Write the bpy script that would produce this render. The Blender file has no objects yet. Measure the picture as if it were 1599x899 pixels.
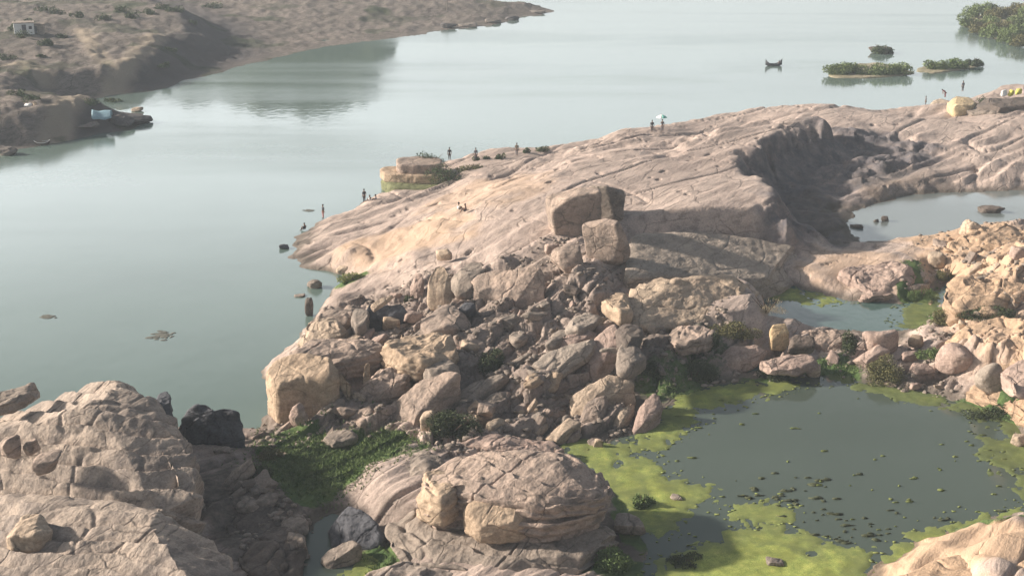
import bpy, math, random
import numpy as np
from math import radians as R
C = bpy.context.scene.collection
S = bpy.context.scene
random.seed(5)
# ------------------------------------------------------------------ camera
HC, FL, PITCH = 43.0, 2200.0, 17.65
cd = bpy.data.cameras.new('camera'); cam = bpy.data.objects.new('camera', cd); C.objects.link(cam)
cam.location = (0, 0, HC); cam.rotation_euler = (R(90-PITCH), 0, 0)
cd.sensor_width = 36; cd.lens = FL/1599*36; cd.clip_end = 6000; cd.clip_start = 0.5
S.camera = cam
# ------------------------------------------------------------------ sky and sun
VEIL = 1.35
SUN_EL, SUN_AZ = 22.5, -83.0       # azimuth measured from +Y (view direction) towards +X
w = bpy.data.worlds.new('World'); S.world = w; w.use_nodes = True
wn = w.node_tree.nodes; wl = w.node_tree.links; wn.clear()
sk = wn.new('ShaderNodeTexSky'); sk.sky_type = 'NISHITA'; sk.sun_disc = False
sk.sun_elevation = R(SUN_EL); sk.sun_rotation = R(SUN_AZ)
sk.air_density = 1.0; sk.dust_density = 5.0; sk.ozone_density = 1.0
bg = wn.new('ShaderNodeBackground'); bg.inputs[1].default_value = 0.035
wo = wn.new('ShaderNodeOutputWorld'); # low haze veil added to brighten river reflections ahead-left and dim rock fronts
def wmath(op, a, b=0.0, c=None):
    q = wn.new('ShaderNodeMath'); q.operation = op
    for i_, v_ in enumerate((a, b) if c is None else (a, b, c)):
        if isinstance(v_, (int, float)): q.inputs[i_].default_value = v_
        else: wl.new(v_, q.inputs[i_])
    return q.outputs[0]
wt = wn.new('ShaderNodeTexCoord'); wsx = wn.new('ShaderNodeSeparateXYZ'); wl.new(wt.outputs['Generated'], wsx.inputs[0])
vdot = wn.new('ShaderNodeVectorMath'); vdot.operation = 'DOT_PRODUCT'; wl.new(wt.outputs['Generated'], vdot.inputs[0]); vdot.inputs[1].default_value = (math.sin(R(-58)), math.cos(R(-58)), 0)
wnz = wn.new('ShaderNodeTexNoise'); wnz.inputs['Scale'].default_value = 2.2; wnz.inputs['Detail'].default_value = 4; wl.new(wt.outputs['Generated'], wnz.inputs[0])
fall = wn.new('ShaderNodeMapRange'); fall.interpolation_type = 'SMOOTHSTEP'; wl.new(wsx.outputs[2], fall.inputs[0])
fall.inputs[1].default_value = .17; fall.inputs[2].default_value = .42; fall.inputs[3].default_value = 1.0; fall.inputs[4].default_value = .05
veil = wmath('MULTIPLY', wmath('MAXIMUM', wmath('MULTIPLY_ADD', vdot.outputs['Value'], .70, .52), .12), wmath('MULTIPLY', fall.outputs[0], wmath('MULTIPLY_ADD', wnz.outputs['Fac'], .5, .75)))
bg2 = wn.new('ShaderNodeBackground'); bg2.inputs[0].default_value = (.93, .98, 1.0, 1); low = wn.new('ShaderNodeMapRange'); wl.new(wsx.outputs[2], low.inputs[0]); low.inputs[1].default_value = .04; low.inputs[2].default_value = .24; low.inputs[3].default_value = .6; low.inputs[4].default_value = 1.0
wl.new(wmath('MULTIPLY', wmath('MULTIPLY', veil, low.outputs[0]), VEIL), bg2.inputs[1])
wad = wn.new('ShaderNodeAddShader'); wl.new(sk.outputs[0], bg.inputs[0]); wl.new(bg.outputs[0], wad.inputs[0]); wl.new(bg2.outputs[0], wad.inputs[1]); wl.new(wad.outputs[0], wo.inputs[0])
sl = bpy.data.lights.new('sun', 'SUN'); sl.energy = 5.0; sl.angle = R(2.5); sl.color = (1.0, 0.89, 0.76)
so = bpy.data.objects.new('sun', sl); C.objects.link(so)
el, az = R(SUN_EL), R(SUN_AZ)
SUNV = np.array([math.sin(az)*math.cos(el), math.cos(az)*math.cos(el), math.sin(el)])
from mathutils import Vector, Matrix
so.rotation_euler = Vector(SUNV).to_track_quat('Z', 'Y').to_euler()
S.view_settings.view_transform = 'Standard'; S.view_settings.look = 'None'
S.view_settings.exposure = 0.9; S.view_settings.gamma = 1.0
S.cycles.volume_step_rate = 4; S.cycles.max_bounces = 6; S.cycles.volume_bounces = 0
# ------------------------------------------------------------------ helpers
cp, sp = math.cos(R(PITCH)), math.sin(R(PITCH))
def ray(px, py):
    px = np.asarray(px, float); py = np.asarray(py, float)
    a = (px-799.5)/FL; b = (449.5-py)/FL
    return np.stack([a, cp+b*sp, -sp+b*cp], -1)
def at(px, py, z=0.0):
    d = ray(px, py); t = (np.asarray(z, float)-HC)/d[..., 2]
    return np.stack([d[..., 0]*t, d[..., 1]*t], -1)
def project(P):
    dep = P[:, 1]*cp+(HC-P[:, 2])*sp; up = P[:, 1]*sp-(HC-P[:, 2])*cp
    return 799.5+FL*P[:, 0]/dep, 449.5-FL*up/dep
def scale_at(y, z=0.0):            # px per metre for something at world (.., y, z)
    dep = y*cp + (HC-z)*sp
    return FL/dep
_r = np.random.RandomState(11)
PERM = np.tile(_r.permutation(256), 3)
G3 = _r.normal(size=(256, 3)); G3 /= np.linalg.norm(G3, axis=1)[:, None]
PGX, PGY, PGZ = [np.ascontiguousarray(G3[:, k]).astype(np.float32) for k in range(3)]
def perlin(x, y, z=0.0, seed=0):
    flat = np.ndim(z) == 0 and np.ndim(x) > 0
    x = np.asarray(x, float)+seed*17.31; y = np.asarray(y, float)-seed*9.73; z = np.asarray(z, float)+seed*5.17+0.37
    if not flat: x, y, z = np.broadcast_arrays(x, y, z)
    fl = np.floor(x); X = fl.astype(np.int32) & 255; fx = (x-fl).astype(np.float32)
    fl = np.floor(y); Y = fl.astype(np.int32) & 255; fy = (y-fl).astype(np.float32)
    fl = np.floor(z); Z = fl.astype(np.int32) & 255; fz = (z-fl).astype(np.float32)
    u, v, q = [f*f*f*(f*(f*6-15)+10) for f in (fx, fy, fz)]
    out = 0
    for dx in (0, 1):
        wx = u if dx else 1-u; px_ = PERM.take(X+dx); gx_ = fx-dx
        for dy in (0, 1):
            w_ = wx*(v if dy else 1-v); pxy = PERM.take(px_+Y+dy); gy_ = fy-dy
            for dz in (0, 1):
                k = PERM.take(pxy+Z+dz); wz = q if dz else 1-q
                out = out+w_*wz*(PGX.take(k)*gx_+PGY.take(k)*gy_+PGZ.take(k)*(fz-dz))
    return out*1.7
def fbm(x, y, z=0.0, o=4, seed=0, g=0.5):
    s = 0; a = 1.0
    for i in range(o):
        s = s+a*perlin(x*2**i, y*2**i, np.asarray(z)*2**i, seed+i*3); a *= g
    return s
def ridge(x, y, z=0.0, o=3, seed=0):
    s = 0; a = 1.0
    for i in range(o):
        s = s+a*(1-2*np.abs(perlin(x*2**i, y*2**i, np.asarray(z)*2**i, seed+i*3))); a *= .5
    return s
def sst(a, b, x):
    t = np.clip((x-a)/(b-a), 0, 1); return t*t*(3-2*t)
def saw(t, k=0.82):               # sheet-like ledges: slow rise, quick fall
    f = t-np.floor(t); return np.where(f < k, f/k, (1-f)/(1-k))
def blocks(u, v, seed=0):          # fractured rock: tilted cells with open joints between them
    I, J = np.floor(u).astype(int), np.floor(v).astype(int)
    f1 = np.full(u.shape, 9.0); f2 = f1.copy(); hh = np.zeros(u.shape)
    for di in (-1, 0, 1):
        for dj in (-1, 0, 1):
            a, b = (I+di) & 255, (J+dj) & 255; k = PERM[PERM[a]+b+seed]; k2 = PERM[k+77]
            cx, cy = I+di+.15+.7*k/255., J+dj+.15+.7*k2/255.
            d = np.hypot(u-cx, v-cy); gx, gy, gz = G3[k, 0], G3[k, 1], G3[k2, 2]
            q = gz+.75*gx*(u-cx)+1.2*gy*(v-cy); cl = d < f1
            f2 = np.where(cl, f1, np.minimum(f2, d)); hh = np.where(cl, q, hh); f1 = np.where(cl, d, f1)
    return hh, f2-f1
def sdist(P, poly):                # signed distance, + inside
    x, y = P[..., 0], P[..., 1]; d = np.full(x.shape, 1e9); ins = np.zeros(x.shape, bool)
    n = len(poly)
    for i in range(n):
        ax, ay = poly[i]; bx, by = poly[(i+1) % n]
        ex, ey = bx-ax, by-ay; L = ex*ex+ey*ey+1e-12
        t = np.clip(((x-ax)*ex+(y-ay)*ey)/L, 0, 1)
        d = np.minimum(d, (x-ax-t*ex)**2+(y-ay-t*ey)**2)
        if ay != by:
            c = ((ay > y) != (by > y)) & (x < (bx-ax)*(y-ay)/(by-ay)+ax)
            ins ^= c
    d = np.sqrt(d); return np.where(ins, d, -d)
def wpoly(pts, z=0.0):
    a = np.array([p[:2] for p in pts], float); return at(a[:, 0], a[:, 1], z)
def mesh_obj(name, V, F, mat, parent=None, smooth=True, cols=None):
    me = bpy.data.meshes.new(name)
    V = np.asarray(V, np.float32)
    if isinstance(F, np.ndarray):
        n, k = F.shape
        me.vertices.add(len(V)); me.vertices.foreach_set('co', V.ravel())
        me.loops.add(n*k); me.loops.foreach_set('vertex_index', F.astype(np.int32).ravel())
        me.polygons.add(n); me.polygons.foreach_set('loop_start', np.arange(0, n*k, k, dtype=np.int32))
        me.update(calc_edges=True)
    else:
        me.from_pydata([tuple(map(float, v)) for v in V], [], F)
    if smooth: me.polygons.foreach_set('use_smooth', np.ones(len(me.polygons), bool))
    if cols:
        for cn, arr in cols.items():
            at_ = me.attributes.new(cn, 'FLOAT', 'POINT'); at_.data.foreach_set('value', np.asarray(arr, np.float32))
    me.validate(); me.update()
    if mat: me.materials.append(mat)
    o = bpy.data.objects.new(name, me); C.objects.link(o)
    if parent: o.parent = parent
    return o
def tag(o, label=None, cat=None, group=None, kind=None):
    if label: o['label'] = label
    if cat: o['category'] = cat
    if group: o['group'] = group
    if kind: o['kind'] = kind
    return o
def setorigin(o, c):
    me = o.data; n = len(me.vertices); a = np.empty(n*3, np.float32); me.vertices.foreach_get('co', a)
    a = a.reshape(-1, 3)-np.asarray(c, np.float32); me.vertices.foreach_set('co', a.ravel()); me.update(); o.location = c
# ------------------------------------------------------------------ materials
def newmat(name, rough=0.9):
    m = bpy.data.materials.new(name); m.use_nodes = True
    return m, m.node_tree, m.node_tree.nodes['Principled BSDF']
def N(nt, t, **k):
    n = nt.nodes.new(t)
    for a, b in k.items():
        if a in n.inputs: n.inputs[a].default_value = b
        else: setattr(n, a, b)
    return n
def noise(nt, co, sc, det=4, rough=.6, dist=0.0):
    n = N(nt, 'ShaderNodeTexNoise'); n.inputs['Scale'].default_value = sc; n.inputs['Detail'].default_value = det
    n.inputs['Roughness'].default_value = rough; n.inputs['Distortion'].default_value = dist
    nt.links.new(co, n.inputs['Vector']); return n.outputs['Fac']
def ramp(nt, f, stops):
    r = N(nt, 'ShaderNodeValToRGB'); e = r.color_ramp.elements
    while len(e) < len(stops): e.new(0.5)
    for i, (p, c) in enumerate(stops):
        e[i].position = p; e[i].color = (*c, 1) if len(c) == 3 else c
    nt.links.new(f, r.inputs[0]); return r.outputs[0]
def g(v): return (v, v, v)
def mixc(nt, f, a, b, mode='MIX'):
    m = N(nt, 'ShaderNodeMix'); m.data_type = 'RGBA'; m.blend_type = mode
    if isinstance(f, (int, float)): m.inputs[0].default_value = f
    else: nt.links.new(f, m.inputs[0])
    for s, v in ((m.inputs[6], a), (m.inputs[7], b)):
        if isinstance(v, tuple): s.default_value = (*v, 1)
        else: nt.links.new(v, s)
    return m.outputs[2]
def mathn(nt, op, a, b=0.0):
    m = N(nt, 'ShaderNodeMath'); m.operation = op
    for s, v in ((m.inputs[0], a), (m.inputs[1], b)):
        if isinstance(v, (int, float)): s.default_value = v
        else: nt.links.new(v, s)
    return m.outputs[0]
SDIR = None
def rock_nodes(nt, c1, c2, stain, stain_amt=0.5, streak=2.5, sc=1.0):
    """weathered granite: two tones, dark stain patches, thin fissures, grain"""
    tc = N(nt, 'ShaderNodeNewGeometry'); pos = tc.outputs['Position']
    mp = N(nt, 'ShaderNodeMapping'); nt.links.new(pos, mp.inputs[0])
    mp.inputs['Rotation'].default_value = (0, 0, -R(62)); mp.inputs['Scale'].default_value = (sc/streak, sc, sc*1.3)
    # Mapping POINT: scales first, then rotates -> use two mappings
    mp.inputs['Rotation'].default_value = (0, 0, 0)
    rt = N(nt, 'ShaderNodeMapping'); rt.inputs['Rotation'].default_value = (0, 0, -R(62)); nt.links.new(pos, rt.inputs[0]); nt.links.new(rt.outputs[0], mp.inputs[0])
    sv = mp.outputs[0]
    n1 = noise(nt, sv, 0.35, 5, .62, .4); n2 = noise(nt, sv, 1.3, 6, .7, .3); n3 = noise(nt, pos, 6.0, 3, .7)
    n4 = noise(nt, sv, 0.16, 3, .6, 1.0)
    col = ramp(nt, n1, [(.3, c2), (.62, c1)])
    col = mixc(nt, mathn(nt, 'MULTIPLY', ramp(nt, n2, [(.42, g(0)), (.7, g(1))]), .55), col, tuple(min(1, v*1.3) for v in c1))
    col = mixc(nt, mathn(nt, 'MULTIPLY', ramp(nt, n2, [(.34, g(1)), (.5, g(0))]), stain_amt), col, stain)
    col = mixc(nt, mathn(nt, 'MULTIPLY', ramp(nt, n4, [(.44, g(0)), (.6, g(1))]), stain_amt*.8), col, tuple(v*1.5 for v in stain))
    col = mixc(nt, .55, col, ramp(nt, n3, [(.3, g(.55)), (.65, g(1.25))]), 'MULTIPLY')
    # fissures
    wv_ = N(nt, 'ShaderNodeTexNoise'); wv_.inputs['Scale'].default_value = .6; wv_.inputs['Detail'].default_value = 4; nt.links.new(sv, wv_.inputs['Vector'])
    wa = N(nt, 'ShaderNodeVectorMath'); wa.operation = 'MULTIPLY_ADD'; nt.links.new(wv_.outputs['Color'], wa.inputs[0]); wa.inputs[1].default_value = (1.1, 1.1, 1.1); nt.links.new(sv, wa.inputs[2])
    vo = N(nt, 'ShaderNodeTexVoronoi'); vo.feature = 'DISTANCE_TO_EDGE'; vo.inputs['Scale'].default_value = .42; nt.links.new(wa.outputs[0], vo.inputs['Vector'])
    fis = mathn(nt, 'MULTIPLY', ramp(nt, vo.outputs['Distance'], [(0.0, g(1)), (.03, g(0))]), ramp(nt, n1, [(.42, g(0)), (.55, g(1))]))
    col = mixc(nt, mathn(nt, 'MULTIPLY', fis, .55), col, tuple(v*.45 for v in stain))
    hgt = mathn(nt, 'ADD', mathn(nt, 'MULTIPLY', n2, .7), mathn(nt, 'MULTIPLY', n3, .16))
    hgt = mathn(nt, 'SUBTRACT', hgt, mathn(nt, 'MULTIPLY', fis, .15))
    bp = N(nt, 'ShaderNodeBump'); bp.inputs['Strength'].default_value = .8; bp.inputs['Distance'].default_value = .35
    nt.links.new(hgt, bp.inputs['Height'])
    return pos, col, bp.outputs[0]
def rock_mat(name, c1, c2, stain=(.10, .085, .075), amt=.5, sc=1.0, streak=2.5):
    m, nt, b = newmat(name); pos, col, nrm = rock_nodes(nt, c1, c2, stain, amt, streak, sc)
    nt.links.new(col, b.inputs['Base Color']); nt.links.new(nrm, b.inputs['Normal'])
    b.inputs['Roughness'].default_value = .9; b.inputs['Specular IOR Level'].default_value = .25
    return m
def plain(name, c, rough=.8, var=.25, sc=3.0, bump=0.0):
    m, nt, b = newmat(name); ge = N(nt, 'ShaderNodeNewGeometry'); n = noise(nt, ge.outputs['Position'], sc, 4)
    col = ramp(nt, n, [(.3, tuple(v*(1-var) for v in c)), (.7, tuple(min(1, v*(1+var)) for v in c))])
    nt.links.new(col, b.inputs['Base Color']); b.inputs['Roughness'].default_value = rough
    b.inputs['Specular IOR Level'].default_value = .2
    return m
PINK = ((.43, .31, .25), (.33, .235, .19))
M = {}
M['tan'] = rock_mat('tan_granite', (.43, .33, .27), (.27, .215, .185), amt=.6)
M['warm'] = rock_mat('ochre_granite', (.48, .365, .265), (.35, .265, .195), (.14, .10, .07), amt=.35)
M['pale'] = rock_mat('pale_granite', (.52, .41, .31), (.38, .29, .22), amt=.35)
M['grey'] = rock_mat('grey_granite', (.33, .272, .228), (.22, .185, .157), (.09, .078, .07), amt=.5)
M['pink'] = rock_mat('pink_granite', (.43, .325, .275), (.31, .23, .195), (.13, .095, .085), amt=.45)
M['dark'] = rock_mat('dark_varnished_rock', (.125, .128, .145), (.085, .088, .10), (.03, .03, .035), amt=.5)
M['big'] = rock_mat('weathered_outcrop_rock', (.46, .375, .31), (.29, .245, .215), (.11, .095, .09), amt=.6)
M['grey2'] = rock_mat('pale_grey_granite', (.39, .325, .272), (.28, .235, .20), (.10, .09, .08), amt=.35)
M['warm2'] = rock_mat('orange_tan_granite', (.50, .35, .235), (.37, .26, .18), (.16, .12, .09), amt=.45)
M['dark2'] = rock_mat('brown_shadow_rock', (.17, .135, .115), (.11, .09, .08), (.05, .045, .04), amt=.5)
M['yellow'] = rock_mat('yellow_stained_rock', (.58, .43, .26), (.45, .32, .19), (.2, .13, .08), amt=.3)
M['yellow2'] = rock_mat('yellow_plaster', (.60, .47, .28), (.48, .37, .24), (.22, .17, .12), amt=.3)
M['moss'] = rock_mat('mossy_masonry', (.19, .20, .10), (.14, .15, .08), (.08, .08, .05), amt=.4)
M['fardark'] = rock_mat('far_wet_rock', (.13, .12, .12), (.09, .085, .09), (.05, .05, .05), amt=.5)
M['fargrey'] = rock_mat('far_grey_rock', (.26, .225, .20), (.19, .165, .15), (.09, .08, .075), amt=.4)
M['islet'] = rock_mat('islet_earth', (.36, .31, .22), (.22, .21, .13), (.10, .10, .06), amt=.4)
M['white'] = plain('white_paint', (.75, .76, .75), .7, .08); M['yellowc'] = plain('yellow_cloth', (.62, .58, .14), .8, .2)
# ------------------------------------------------------------------ heights of the near land
LAND = [(2300, 100), (1900, 120), (1599, 150), (1560, 148), (1500, 160), (1450, 168), (1340, 180), (1200, 186), (1100, 196), (1040, 210), (980, 222), (900, 236),
        (850, 242), (770, 250), (735, 254), (690, 262), (650, 275), (640, 290), (650, 300), (600, 308), (560, 318), (510, 342), (475, 362), (445, 384), (458, 402), (480, 418), (520, 424),
        (535, 440), (505, 462), (495, 480), (478, 498), (480, 515), (462, 532), (430, 560), (412, 590), (412, 640), (390, 668), (330, 668), (260, 680), (0, 700), (-500, 720), (-1500, 800), (-1500, 1500), (2600, 1500), (2600, 300)]
LANDW = wpoly(LAND)
PZ = {'a': .45, 'b': .7, 'c': .9, 's': .25}
PA = [(1280, 588), (1330, 592), (1400, 610), (1480, 622), (1540, 645), (1599, 680), (1680, 740), (1680, 780), (1599, 800), (1500, 815), (1420, 850), (1370, 880), (1300, 960), (1150, 1000), (1000, 930), (1010, 850), (960, 760), (870, 715), (860, 690), (950, 690), (1010, 665), (1060, 620), (1110, 600), (1200, 596)]
PB = [(1195, 455), (1240, 447), (1290, 462), (1330, 470), (1420, 475), (1470, 440), (1490, 455), (1440, 510), (1380, 520), (1300, 512), (1225, 508), (1200, 490)]
PCc = [(1325, 345), (1345, 325), (1420, 305), (1500, 300), (1599, 298), (1750, 290), (1750, 345), (1599, 352), (1500, 362), (1420, 372), (1345, 378), (1330, 362)]
PS = [(470, 1000), (470, 880), (485, 845), (490, 815), (520, 800), (545, 815), (520, 845), (560, 860), (570, 900), (570, 1000)]
PSW = {k: wpoly(p, PZ[k]) for k, p in (('a', PA), ('b', PB), ('c', PCc), ('s', PS))}
CTRL = [(480, 390, .6), (560, 340, .9), (600, 400, 1.3), (700, 330, 2), (700, 385, 2.6), (640, 310, 1.1), (800, 290, 2.6), (800, 350, 3.6), (850, 375, 4.2), (900, 250, 2.0), (950, 270, 4.2), (950, 340, 5), (1050, 225, 2.6), (1050, 300, 5.6), (1050, 350, 5.6),
        (1120, 205, 2.4), (1150, 225, 4.6), (1150, 300, 6.2), (1190, 355, 5.6), (1100, 400, 4.2), (1220, 420, 2.4), (1260, 390, 2.2), (1180, 445, 2.0), (950, 420, 4.8), (1000, 440, 4.8), (1100, 450, 4.2), (1180, 440, 3.6), (1190, 495, 1.0),
        (560, 450, 1.2), (530, 490, 1.5), (600, 470, 2.2), (700, 450, 3.2), (800, 480, 3.8), (700, 540, 3), (600, 560, 2.4), (500, 560, 2.2), (850, 560, 3), (950, 600, 2), (750, 650, 1.4), (1000, 520, 3.2), (1100, 540, 2.2), (1200, 560, 1.0), (1030, 620, .9), (900, 660, 1.0), (640, 650, 1.2),
        (430, 680, .7), (520, 700, .7), (600, 685, .9), (450, 760, .9), (500, 850, .4), (400, 800, 1.2), (350, 760, 1.5), (590, 870, .5), (700, 700, 1.6), (850, 690, 1.0), (800, 800, 1.2), (1000, 870, .5), (620, 760, 2),
        (100, 700, 1), (100, 850, 1), (-200, 800, 1), (1599, 400, 4.6), (1500, 400, 2.6), (1465, 430, 1.4), (1550, 450, 3.8), (1520, 490, 3.2), (1599, 540, 4.2), (1480, 520, 1.8), (1400, 540, .9), (1500, 600, 1), (1599, 610, 1.6), (1300, 540, 1.0), (1400, 410, 2.2), (1310, 410, 2), (1350, 450, 1.3), (1450, 375, 1.6),
        (1400, 200, 3.0), (1500, 205, 2.8), (1599, 200, 3), (1330, 200, 3.5), (1400, 260, 2.4), (1500, 270, 2), (1599, 260, 2.5), (1450, 175, 1.2), (1290, 330, 1.3), (1330, 370, 1.2), (1240, 300, 1.4), (1280, 250, 1.8), (1340, 240, 2.0),
        (1450, 870, 1.6), (1530, 830, 1.6), (1599, 850, 3), (1599, 899, 4), (1350, 930, .8), (1420, 930, 2.6), (1700, 950, 4), (1800, 400, 6), (1800, 200, 4), (1900, 700, 4), (1700, 620, 4)]
_c = np.array(CTRL); CXY = at(_c[:, 0], _c[:, 1], _c[:, 2]); CZ = _c[:, 2]
CR = 1.0/scale_at(CXY[:, 1])*60      # local influence radius ~ 60 px
_a = at(480, 400); _b = at(950, 262); SD = (_b-_a)/np.linalg.norm(_b-_a); SN = np.array([-SD[1], SD[0]])
PLAT = [(860, 320), (1000, 262), (1100, 215), (1180, 194), (1250, 184), (1275, 190), (1228, 206), (1184, 228), (1154, 262), (1192, 286), (1198, 318), (1186, 345), (1190, 366), (1120, 356), (1000, 350), (900, 350)]
PLATW = at(*np.array(PLAT, float).T, 6.0)
SLABE = [(960, 425), (985, 362), (1060, 352), (1190, 362), (1262, 385), (1255, 412), (1215, 438), (1180, 432), (1080, 425)]
SLABEW = at(*np.array(SLABE, float).T, np.array([5, 5.2, 5.4, 4.2, 3.2, 2.8, 2.8, 3.4, 4.4]))
RUB = wpoly([(425, 590), (490, 475), (560, 452), (700, 440), (860, 448), (960, 455), (1000, 500), (1190, 505), (1290, 540), (1200, 590), (1080, 600), (1000, 680), (850, 705), (680, 690), (560, 670), (480, 660)], 2.5); RBK = wpoly([(1430, 395), (1480, 365), (1599, 335), (1900, 330), (1900, 700), (1640, 660), (1500, 620), (1440, 540), (1480, 480)], 3)
SLABF = [(985, 432), (1060, 420), (1185, 420), (1180, 455), (1200, 480), (1150, 520), (1060, 500), (960, 490)]
SLABFW = at(*np.array(SLABF, float).T, 4.4)
VARN = [(1152, 268, 6), (1178, 228, 6), (1240, 202, 6), (1300, 186, 5), (1400, 205, 3), (1475, 232, 2.4), (1450, 258, 2.2), (1400, 285, 1.5), (1320, 318, 1), (1335, 365, 1), (1275, 392, 2), (1195, 366, 5), (1192, 330, 6), (1198, 292, 6)]  # dark zone of the scarp and hollow: stained rock with painted shade
STAIN_SHADEW = at(*np.array(VARN, float).T)
def height(P, detail=True):
    x, y = P[..., 0], P[..., 1]
    num = 0; den = 1e-9
    wx = x+2.5*perlin(x/9, y/9, 0, 41); wy = y+2.5*perlin(x/9, y/9, 0, 42)
    for (cx, cy), cz, cr in zip(CXY, CZ, CR):
        d2 = ((wx-cx)**2+((wy-cy)*.55)**2)/(cr*cr)
        k = 1/(d2*d2+.02); num = num+k*cz; den = den+k
    h = num/den
    shore = sdist(P, LANDW)+1.1*fbm(x/5, y/5, 0, 3, 7)
    u = x*SD[0]+y*SD[1]; v = x*SN[0]+y*SN[1]
    sp_ = sdist(P, PLATW)+2.0*fbm(x/6, y/8, 0, 4, 5)
    hp = 6.5+.6*perlin(x/14, y/14, 0, 3)-.02*np.maximum(0, y-185)
    rel = .55*sst(-5.5, 1.2, sp_)+.45*sst(-2.2, .8, sp_+.8*perlin(x/3, y/3, 0, 6))
    # the plateau only drops sharply on its east side, elsewhere it blends
    eastx = sst(-12, 8, x-at(1120, 280, 5)[0]); east = eastx*sst(at(1180, 380, 5)[1], at(1180, 352, 5)[1], y)
    soft = sst(-26, 1.0, sp_)
    h = np.where(hp > h, h+(hp-h)*(rel*east+soft*(1-eastx)), h)
    se = sdist(P, SLABEW)+.3*fbm(x/3, y/3, 0, 3, 15)
    pe = (x-SLABEW[:, 0].min())/(np.ptp(SLABEW[:, 0]))
    h = h+(np.minimum(h, 4.9-3.0*pe)-h)*sst(-2, .5, se)
    sf = sdist(P, SLABFW)+.35*fbm(x/3, y/3, 0, 3, 16)
    h = h+(np.minimum(h, 3.5)-h)*sst(-3, .5, sf)
    if detail:
        far = sst(200, 120, y)*0+1
        mr_ = sst(-1.5, 2.5, sdist(P, RUB)+1.5*perlin(x/4, y/5, 0, 91)); mb_ = sst(-1.5, 3, sdist(P, RBK))*.6; mk = np.maximum(mr_, mb_)
        wu, wv = u+1.2*perlin(x/4, y/4, 0, 92), v+.8*perlin(x/3, y/3, 0, 93)
        b1, e1 = blocks(wu/4.6, wv/1.9, 5); b2, e2 = blocks(wu/1.7, wv/.8, 60)
        h = h+mk*(.55*b1-.5*np.exp(-(e1/.07)**2)+.2*b2-.15*np.exp(-(e2/.1)**2)-.25)
        smooth = np.clip(sst(-.5, 1, se), 0, 1)*.92
        rough = sst(-.8, 1.5, sf)
        lam = 3.5
        calm = np.clip(1.15*sst(-.25, .35, perlin(x/26, y/34, 0, 18))*sst(.5, 2.5, h), 0, 1)*(1-sst(-30, -80, x)*0)
        t = v/lam+.7*fbm(u/22, v/7, 0, 2, 21)+h*.22
        led = saw(t, .62)
        amp = .62*(1-smooth)*(1-.8*calm)*(.35+.65*sst(-.2, .4, perlin(x/15, y/15, 0, 8)))
        h = h+amp*(led-.5)
        nearf = sst(150, 95, y)
        t2 = v/1.1+1.1*fbm(u/7, v/2.5, 0, 2, 27)
        h = h+.12*(1-smooth)*nearf*(1-.8*calm)*(saw(t2, .7)-.5)
        h = h+.11*(1-smooth)*(1-.6*calm)*fbm(u/8, v/3.2, 0, 4, 31, .5)+.35*(1-smooth)*perlin(u/18, v/9, 0, 30)
        vm_ = sst(-1, 2, sdist(P, STAIN_SHADEW)); h = h+vm_*(.55*fbm(x/3.5, y/4.5, 0, 3, 95)+.25*blocks(x/2.2, y/3.0, 9)[0]*sst(1.2, 2.2, h))
        pit = sst(.62, .85, perlin(u/2.2, v/1.1, 0, 33)); h = h-.5*pit*(1-smooth)
        cr = np.abs(perlin(u/14, v/4.5, 0, 35)); h = h-.3*nearf*np.exp(-(cr/.02)**2)
        cr2 = np.abs(perlin(u/34, v/7, 0, 36)); h = h-.34*np.exp(-(cr2/.03)**2); cr3 = np.abs(perlin(u/8, v/22, 0, 37)); h = h-.2*np.exp(-(cr3/.022)**2)
    h = h*sst(-.2, 3.5, shore)**.6
    h = np.where(shore < .3, np.minimum(h, -.02+shore*.25), h)
    for k, pw in PSW.items():
        s = sdist(P, pw)+.5*fbm(x/2.5, y/2.5, 0, 3, 51)
        z = PZ[k]
        tgt = z-.12-.22*np.clip(s, -2, 4)
        kk = sst(-2.6, .1, s)
        h = np.where(s > -2.6, h*(1-kk)+tgt*kk, h)
        h = np.where((s < 0) & (s > -2.6), np.maximum(h, z+.02), h)
    return np.maximum(h, -2.5)
def ground_at(px, py):
    z = 2.0
    for i in range(7):
        p = at(px, py, z); hz = float(height(p[None, :], False)[0]); z = z+.8*(max(hz, 0)-z)
    return p[0], p[1], z
def grid_mesh(name, px0, px1, py0, py1, nx, ny, hf, mat, clip=-1.2, attrs=None):
    PX, PY = np.meshgrid(np.linspace(px0, px1, nx), np.linspace(py0, py1, ny))
    P = at(PX, PY); H = hf(P)
    idx = np.arange(nx*ny).reshape(ny, nx)
    F = np.stack([idx[:-1, :-1], idx[1:, :-1], idx[1:, 1:], idx[:-1, 1:]], -1).reshape(-1, 4)
    Hf = H.ravel(); keep = Hf[F].max(1) > clip; F = F[keep]
    used = np.zeros(nx*ny, bool); used[F.ravel()] = True; re = np.cumsum(used)-1
    V = np.concatenate([P.reshape(-1, 2), Hf[:, None]], 1)[used]; F = re[F]
    cols = {k: f(V) for k, f in (attrs or {}).items()}
    return mesh_obj(name, V, F, mat, cols=cols)
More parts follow.
